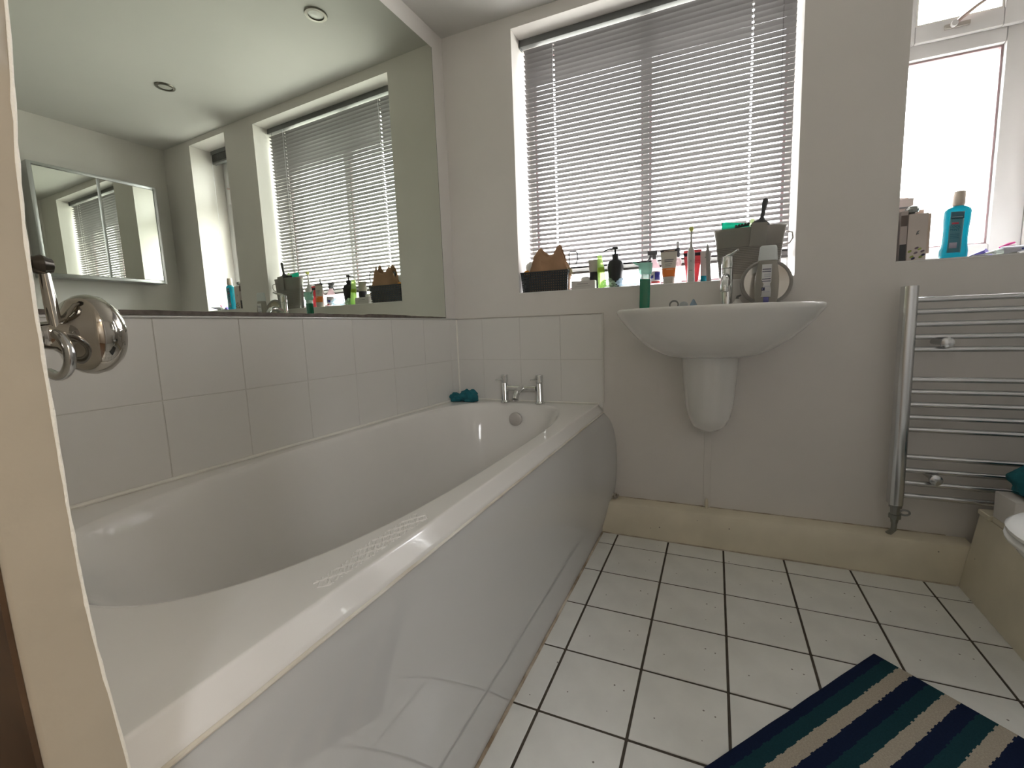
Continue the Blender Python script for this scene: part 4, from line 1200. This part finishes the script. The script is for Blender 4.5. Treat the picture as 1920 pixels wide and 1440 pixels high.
build('clip', B(TM(1.318,0.046,ZS+0.196,ry=radians(8))).box(-0.006,0.008,-0.002,0.002,-0.02,0.034), clear_mat('pale_green',(0.85,0.95,0.75),0.3,0.1,body=(0.55,0.62,0.42)), lf, bevel=0.001)
gc = thing('grey_card', 'flat grey card pack hanging over the front of the tub under the brush', 'card', (1.345,0.0,ZS+0.19))
build('card', B(TM(1.345,0.0015,ZS+0.158,ry=radians(4))).box(-0.030,0.024,-0.0012,0.0012,-0.042,0.045), mat('card_grey',(0.27,0.26,0.24),0.5), gc, bevel=0.0006)

# ================================================================== things on the basin
ZBS = 0.9662
gb = thing('green_gel_bottle', 'slim bottle of dark green gel with a mint cap on the left of the basin', 'bottle', (0.938,-0.09,ZBS))
GM = TM(0.939,-0.110,ZBS,rz=radians(6),ry=radians(1.5))
b = B(GM); b.loft([b.sell(0,0,0.0205*k,0.0150*k,z,32,3.2) for k,z in ((0.85,0.0),(0.95,0.002),(0.97,0.02),(1.0,0.118),(1.0,0.1215))])
build('gel', b, mat('green_gel',(0.008,0.19,0.105),0.15,trans=0.0,coat=0.5), gb, ang=50)
b = B(GM); b.loft([b.sell(0,0,0.0208*k,0.0152*k,z,32,3.2) for k,z in ((1.0,0.1218),(1.0,0.134),(0.9,0.140))])
build('clear_neck', b, clear_mat('mint_clear',(0.80,0.93,0.88),0.6,0.08,body=(0.45,0.55,0.52)), gb, ang=50)
b = B(GM); b.loft([b.sell(0,0,0.026*k,0.019*k,z,32,3.0) for k,z in ((0.78,0.1403),(0.95,0.147),(1.0,0.156),(1.0,0.182),(0.96,0.184))])
b.tube([(-0.018,0,0.176),(-0.035,0,0.181),(-0.048,0,0.190)], [0.006,0.005,0.003], 10)
build('cap', b, clear_mat('mint_cap',(0.75,0.95,0.88),0.25,0.12,body=(0.38,0.62,0.54)), gb, ang=50)

# round make-up mirror leaning on the wall
rm_ = thing('round_mirror', 'round grey rimmed shaving mirror leaning on the wall at the right of the basin', 'mirror', (1.372,-0.03,ZBS))
RMM = Matrix.Translation((1.368,-0.046,ZBS+0.086)) @ Matrix.Rotation(radians(-13),4,'X')
build('frame', B(RMM).lathe([(0.074,-0.007),(0.080,-0.009),(0.086,-0.006),(0.087,0.0),(0.086,0.006),(0.080,0.008),(0.0,0.008)], n=56, ax='Y', c0=False), mat('smoke_rim',(0.30,0.29,0.275),0.3,0.3), rm_, ang=40)
build('mirror_glass', B(RMM).lathe([(0.0,-0.0030),(0.04,-0.0036),(0.0742,-0.0062)], n=56, ax='Y', c1=False), mat('round_mirror_glass',(0.52,0.49,0.46),0.12,1.0), rm_, ang=60)

cbm = clear_mat('bottle_clear', (0.93,0.92,0.90), 0.40, 0.06, body=(0.52,0.50,0.46))
wbp = thing('clear_wash_bottle', 'clear shower gel bottle with white tapered cap and striped label on the basin', 'bottle', (1.362,-0.10,ZBS))
BM = TM(1.362,-0.118,ZBS,rz=radians(-4),ry=radians(1.0))
b = B(BM)
b.loft([b.sell(0,0,rx_,ry_,z,36,2.4) for rx_,ry_,z in ((0.028,0.016,0.0),(0.033,0.018,0.003),(0.037,0.0195,0.03),(0.0385,0.020,0.075),(0.0375,0.019,0.10),(0.034,0.018,0.125),(0.0300,0.016,0.150),(0.028,0.014,0.156))])
build('bottle_body', b, cbm, wbp, ang=60)
b = B(BM); b.loft([b.sell(0,0,rx_,ry_,z,36,2.6) for rx_,ry_,z in ((0.030,0.0155,0.1565),(0.0305,0.016,0.160),(0.0275,0.015,0.198),(0.026,0.014,0.204),(0.022,0.012,0.207))])
build('cap', b, mat('ice_white_cap',(0.66,0.70,0.71),0.3), wbp, ang=50)
def panel(M, name, x0, x1, z0, z1, y, m_, par, curve=0.0):
    vs=[];fs=[]
    for k in range(9):
        u=k/8; x=x0+(x1-x0)*u
        yy_=y+curve*(x*x)
        vs += [(x,yy_,z0),(x,yy_,z1)]
    for k in range(8): fs.append((2*k,2*k+2,2*k+3,2*k+1))
    return build(name, B(M).add(vs,fs), m_, par, solid=0.0003)
lab = panel(BM,'label',-0.017,0.0135,0.030,0.142,-0.0203,mat('label_white',(0.66,0.66,0.68),0.4),wbp,8)
for z in (0.124,0.116,0.0905,0.083):
    panel(BM,'label_stripe',-0.0155,0.0115,z,z+0.0024,-0.0207,mat('navy_print',(0.015,0.015,0.07),0.4),lab,8)
for z in (0.108,0.104,0.099,0.066,0.047):
    panel(BM,'print_line',-0.010,0.010,z,z+0.0012,-0.0207,mat('lilac_print',(0.36,0.36,0.48),0.5),lab,8)
panel(BM,'label_emblem',-0.0155,-0.0055,0.052,0.063,-0.0207,MATS['navy_print'],lab,8)
build('emblem_ring', B(BM @ Matrix.Translation((-0.0105,-0.0216+0.0018,0.0575))).lathe([(0.0022,0.0),(0.0034,-0.0004),(0.0034,0.0),(0.0022,0.0)],n=16,ax='Y',c0=False,c1=False), MATS['lilac_print'], lab)
panel(BM,'label_foot',-0.009,0.0085,0.004,0.0295,-0.0200,mat('blue_violet',(0.10,0.10,0.30),0.4),wbp,8)

sm = [(1.050,-0.105,'clear'),(1.083,-0.10,'white'),(1.114,-0.10,'blue')]
t = thing('contact_lens_case', 'clear ring shaped cap lying on the basin behind the green bottle, leftmost of three', 'cap', (1.050,-0.105,ZBS))
build('cap', B(TM(1.050,-0.105,ZBS+0.0182,rx=radians(80))).lathe([(0.013,-0.005),(0.0175,-0.004),(0.0175,0.004),(0.013,0.005)], n=24, c0=False,c1=False), clear_mat('cap_clear',(0.9,0.9,0.9),0.55,0.06,body=(0.4,0.4,0.4)), t, solid=0.001)
t = thing('round_capsule', 'small frosted round pot on the basin, middle of three left of the tap', 'pot', (1.085,-0.10,ZBS))
build('pot', B().lathe([(0.010,0.0),(0.016,0.003),(0.018,0.012),(0.016,0.022),(0.010,0.028),(0.0,0.030)], (1.085,-0.10,ZBS), 22), clear_mat('frosted',(0.92,0.95,0.97),0.45,0.3,body=(0.6,0.64,0.66)), t)
t = thing('blue_capsule', 'small pale blue pointed cap on the basin just left of the tap', 'cap', (1.118,-0.10,ZBS))
build('cap', B().lathe([(0.016,0.0),(0.0165,0.003),(0.013,0.016),(0.007,0.028),(0.003,0.036),(0.0,0.037)], (1.120,-0.10,ZBS), 22), clear_mat('pale_blue',(0.85,0.93,1.0),0.4,0.2,body=(0.40,0.55,0.68)), t)
t = thing('soap_nozzle', 'small pale nozzle shaped bottle on the basin right of the tap', 'bottle', (1.285,-0.08,ZBS))
build('bottle_body', B().lathe([(0.018,0.0),(0.019,0.003),(0.018,0.014),(0.011,0.022),(0.0085,0.030)], (1.272,-0.085,ZBS), 22), mat('pale_nozzle',(0.50,0.49,0.46),0.35), t)
build('nozzle', B().tube([(1.272,-0.085,ZBS+0.0305),(1.273,-0.085,ZBS+0.039),(1.284,-0.088,ZBS+0.043)], [0.0065,0.005,0.003], 10), mat('dark_nozzle',(0.12,0.12,0.12),0.4), t)

# ================================================================== things on the small sill
ZP = SB + 0.0038
def carton(name, label, x0, x1, y0, y1, h, m_, rz=0.0):
    cx, cy = (x0+x1)/2, (y0+y1)/2
    t = thing(name, label, 'box', (cx, cy, ZP))
    M = TM(cx, cy, ZP, rz=rz)
    w, d = (x1-x0)/2, (y1-y0)/2
    build('carton', B(M).box(-w, w, -d, d, 0, h), m_, t, bevel=0.0008, seg=1)
    return t, M, w, d
bxm = mat('pinkish_card', (0.60,0.51,0.48), 0.6)
t, M, w, d = carton('tall_pink_box', 'tallest pinkish box with a photo print at the left of the small sill', 1.770, 1.818, 0.052, 0.088, 0.215, bxm, radians(3))
build('photo_print', B(M).box(-w+0.004, w-0.006, -d-0.0006, -d-0.0002, 0.10, 0.165), mat('dark_photo',(0.06,0.05,0.05),0.4), t)
build('print_line', B(M).box(-w+0.006, w-0.012, -d-0.0006, -d-0.0002, 0.181, 0.187), greyink, t)
build('flap', B(M @ Matrix.Translation((0.0,0.0,0.2153))).box(-w+0.002, w-0.002, d-0.002, d, 0, 0.010), mat('peach_card',(0.66,0.50,0.42),0.6), t)
t, M, w, d = carton('striped_box', 'narrow box with dark print at its foot, front left of the small sill', 1.772, 1.792, 0.006, 0.040, 0.165, mat('grey_pink_card',(0.48,0.42,0.40),0.6))
build('dark_print', B(M).box(-w+0.001, w-0.001, -d-0.0006, -d-0.0002, 0.0, 0.055), mat('charcoal_print',(0.05,0.05,0.055),0.5), t)
build('dark_print', B(M).box(-w+0.001, w-0.001, -d-0.0006, -d-0.0002, 0.115, 0.150), mat('brown_print',(0.12,0.09,0.08),0.5), t)
b = B(TM(1.806,0.022,ZP+0.168)); b.lathe([(0.008,-0.013),(0.017,-0.009),(0.020,0.0),(0.016,0.010),(0.008,0.014)], n=20)
t2_ = thing('glass_stopper', 'small silvery glass stopper resting on the leaf patterned carton', 'stopper', (1.806,0.022,ZP+0.15))
build('stopper', b, mat('silver_glass',(0.35,0.37,0.36),0.15,0.7), t2_)
t, M, w, d = carton('leaf_carton', 'white carton printed with green and purple leaves left of the mouthwash', 1.794, 1.846, 0.004, 0.044, 0.152, mat('white_card',(0.62,0.55,0.51),0.6), radians(-2))
build('side_flap', B(M @ Matrix.Translation((w-0.001,0,0))).box(0.0014,0.010,-d+0.006,-d+0.0075,0.02,0.150), mat('peach_card2',(0.60,0.48,0.40),0.6), t)
build('top_flap', B(M @ Matrix.Translation((0,d-0.003,0.1523))).box(-w+0.004,w-0.002,-0.001,0.001,0,0.018), MATS['peach_card'] , t)
random.seed(5)
for (lx, lz, cl_) in ((-0.012,0.012,'g'),(-0.002,0.024,'p'),(0.008,0.036,'g'),(0.016,0.028,'p'),(0.012,0.010,'g'),(-0.018,0.030,'g'),(-0.008,0.006,'n'),(0.0,0.040,'p'),(0.018,0.016,'n')):
    pts = [(lx+0.0055*cos(a)*(1), -d-0.0006, lz+0.0038*sin(a)+0.3*0.0055*cos(a)) for a in [2*pi*k/10 for k in range(10)]]
    build('leaf_print', B(M).add(pts, [tuple(range(10))]), mat({'g':'leaf_green','p':'leaf_purple','n':'leaf_navy'}[cl_], {'g':(0.35,0.42,0.12),'p':(0.22,0.16,0.20),'n':(0.04,0.04,0.10)}[cl_], 0.5), t, solid=0.0002)
build('emblem', B(M).add([(-0.004,-d-0.0006,0.083),(0.004,-d-0.0006,0.086),(0.001,-d-0.0006,0.090),(0.005,-d-0.0006,0.098),(-0.002,-d-0.0006,0.094)], [(0,1,2,3,4)]), greyink, t, solid=0.0002)

mw_ = thing('mouthwash_bottle', 'bright blue mouthwash bottle with a white cap on the small window sill', 'bottle', (1.925,0.03,ZP))
WM_ = TM(1.924,0.026,ZP,rz=radians(4),ry=radians(1.5))
blue = clear_mat('mouthwash_blue',(0.03,0.42,0.48),0.12,0.06,body=(0.015,0.29,0.35))
b = B(WM_)
b.loft([b.sell(0,0,rx_,0.019*ky,z,36,3.0) for rx_,ky,z in ((0.033,0.9,0.0),(0.036,1.0,0.004),(0.0365,1.0,0.022),(0.0335,1.0,0.040),(0.032,1.0,0.062),(0.0325,1.0,0.095),(0.0345,1.0,0.125),(0.0345,0.98,0.150),(0.031,0.9,0.158),(0.020,0.85,0.163),(0.0135,0.7,0.166))])
build('bottle_body', b, blue, mw_, ang=60)
build('cap', B(WM_).lathe([(0.0155,0.1685),(0.0165,0.172),(0.0158,0.195),(0.0148,0.210),(0.0135,0.2125),(0.0,0.213)], n=28), mat('cap_cream',(0.62,0.54,0.46),0.35), mw_)
build('neck_ring', B(WM_).lathe([(0.012,0.1662),(0.0145,0.1665),(0.0145,0.1682)], n=24), MATS['cap_cream'], mw_)
lb = panel(WM_,'label',-0.026,0.010,0.016,0.146,-0.0200,clear_mat('label_film',(0.3,0.6,0.65),0.08,0.2,body=(0.22,0.46,0.50)),mw_,2)
panel(WM_,'label_banner',-0.0255,0.0095,0.124,0.144,-0.0206,mat('slate_blue',(0.06,0.16,0.22),0.4),lb,2)
panel(WM_,'label_line',-0.023,0.006,0.128,0.1295,-0.0211,mat('pale_blue_print',(0.45,0.6,0.65),0.5),lb,2)
panel(WM_,'red_flash',-0.021,-0.003,0.106,0.112,-0.0206,mat('red_flash',(0.62,0.10,0.14),0.4),lb,2)
text('label_word','COOL',0.0105,WM_ @ FRONT(-0.012,-0.0209,0.098),mat('deep_blue_print',(0.02,0.14,0.20),0.5),lb)
text('label_word','MINT',0.0105,WM_ @ FRONT(-0.012,-0.0209,0.088),MATS['deep_blue_print'],lb)
for z in (0.074,0.068,0.062):
    panel(WM_,'print_line',-0.022,0.002,z,z+0.0015,-0.0206,MATS['deep_blue_print'],lb,2)
panel(WM_,'pink_print',-0.022,-0.002,0.030,0.048,-0.0206,mat('mauve_print',(0.45,0.42,0.52),0.5),lb,2)

# flat things at the right end of the small sill
pr_ = thing('purple_wrapper', 'purple folded wrapper lying right of the mouthwash bottle', 'wrapper', (1.99,0.03,ZP))
vs=[(1.958,0.012,ZP+0.001),(2.005,0.010,ZP+0.001),(2.028,0.030,ZP+0.001),(1.985,0.045,ZP+0.002),(2.000,0.022,ZP+0.019),(1.975,0.028,ZP+0.010),(2.010,0.034,ZP+0.026)]
build('wrapper', B().add(vs,[(0,1,4,5),(1,2,4),(2,6,4),(6,3,5,4),(3,0,5),(0,3,2,1),(2,3,6)]), mat('purple_foil',(0.13,0.10,0.42),0.35), pr_, smooth=False)
rz_ = thing('pink_razor', 'pink and white razor lying on the small sill right of the purple wrapper', 'razor', (2.05,0.03,ZP))
build('handle', B().tube([(2.000,0.010,ZP+0.005),(2.030,0.020,ZP+0.012),(2.062,0.032,ZP+0.024),(2.085,0.040,ZP+0.030)], [0.004,0.0055,0.006,0.005], 10), white, rz_)
build('grip', B().tube([(2.036,0.0165,ZP+0.0225),(2.060,0.0255,ZP+0.032),(2.078,0.032,ZP+0.037)], [0.0025,0.0045,0.003], 10), mat('hot_pink',(0.70,0.07,0.30),0.35), rz_)
tt = thing('toothpaste_flat', 'white and blue crumpled toothpaste tube lying at the right end of the small sill', 'tube', (2.10,0.02,ZP))
TTM = TM(2.098,0.022,ZP+0.017,rz=radians(10),ry=radians(-8))
rr=[]
for i in range(9):
    v=i/8
    rr.append([(-0.060+0.115*v, (0.010+0.010*v)*cos(2*pi*j/20), (0.0125*(1-v)+0.003)*sin(2*pi*j/20)+0.002*noise.noise(Vector((v*5,j,0)))) for j in range(20)])
build('tube_body', B(TTM).loft(rr), mat('tube_silver',(0.62,0.63,0.70),0.3), tt)
build('cap', B(TTM).lathe([(0.0085,-0.078),(0.0095,-0.074),(0.0105,-0.0605)], n=18, ax='X'), clear_mat('cap_ice',(0.95,0.98,0.95),0.3,0.2,body=(0.66,0.70,0.66)), tt)
build('blue_stripe', B(TTM).add([(-0.02,-0.0185,-0.004),(0.054,-0.0215,-0.003),(0.054,-0.0212,-0.0005),(-0.02,-0.0183,0.001)],[(0,1,2,3)]), mat('tube_blue',(0.06,0.07,0.30),0.4), tt, solid=0.0004)
mc = thing('silver_tweezers', 'thin metal tweezers lying along the front of the small sill', 'tweezers', (2.0,0.006,ZP))
build('arm', B().tube([(1.965,0.0045,ZP+0.0022),(2.02,0.006,ZP+0.005),(2.075,0.008,ZP+0.0022)], 0.0018, 6), chromed, mc)
build('arm', B().tube([(1.967,0.010,ZP+0.0022),(2.02,0.011,ZP+0.007),(2.075,0.009,ZP+0.0062)], 0.0016, 6), chromed, mc)
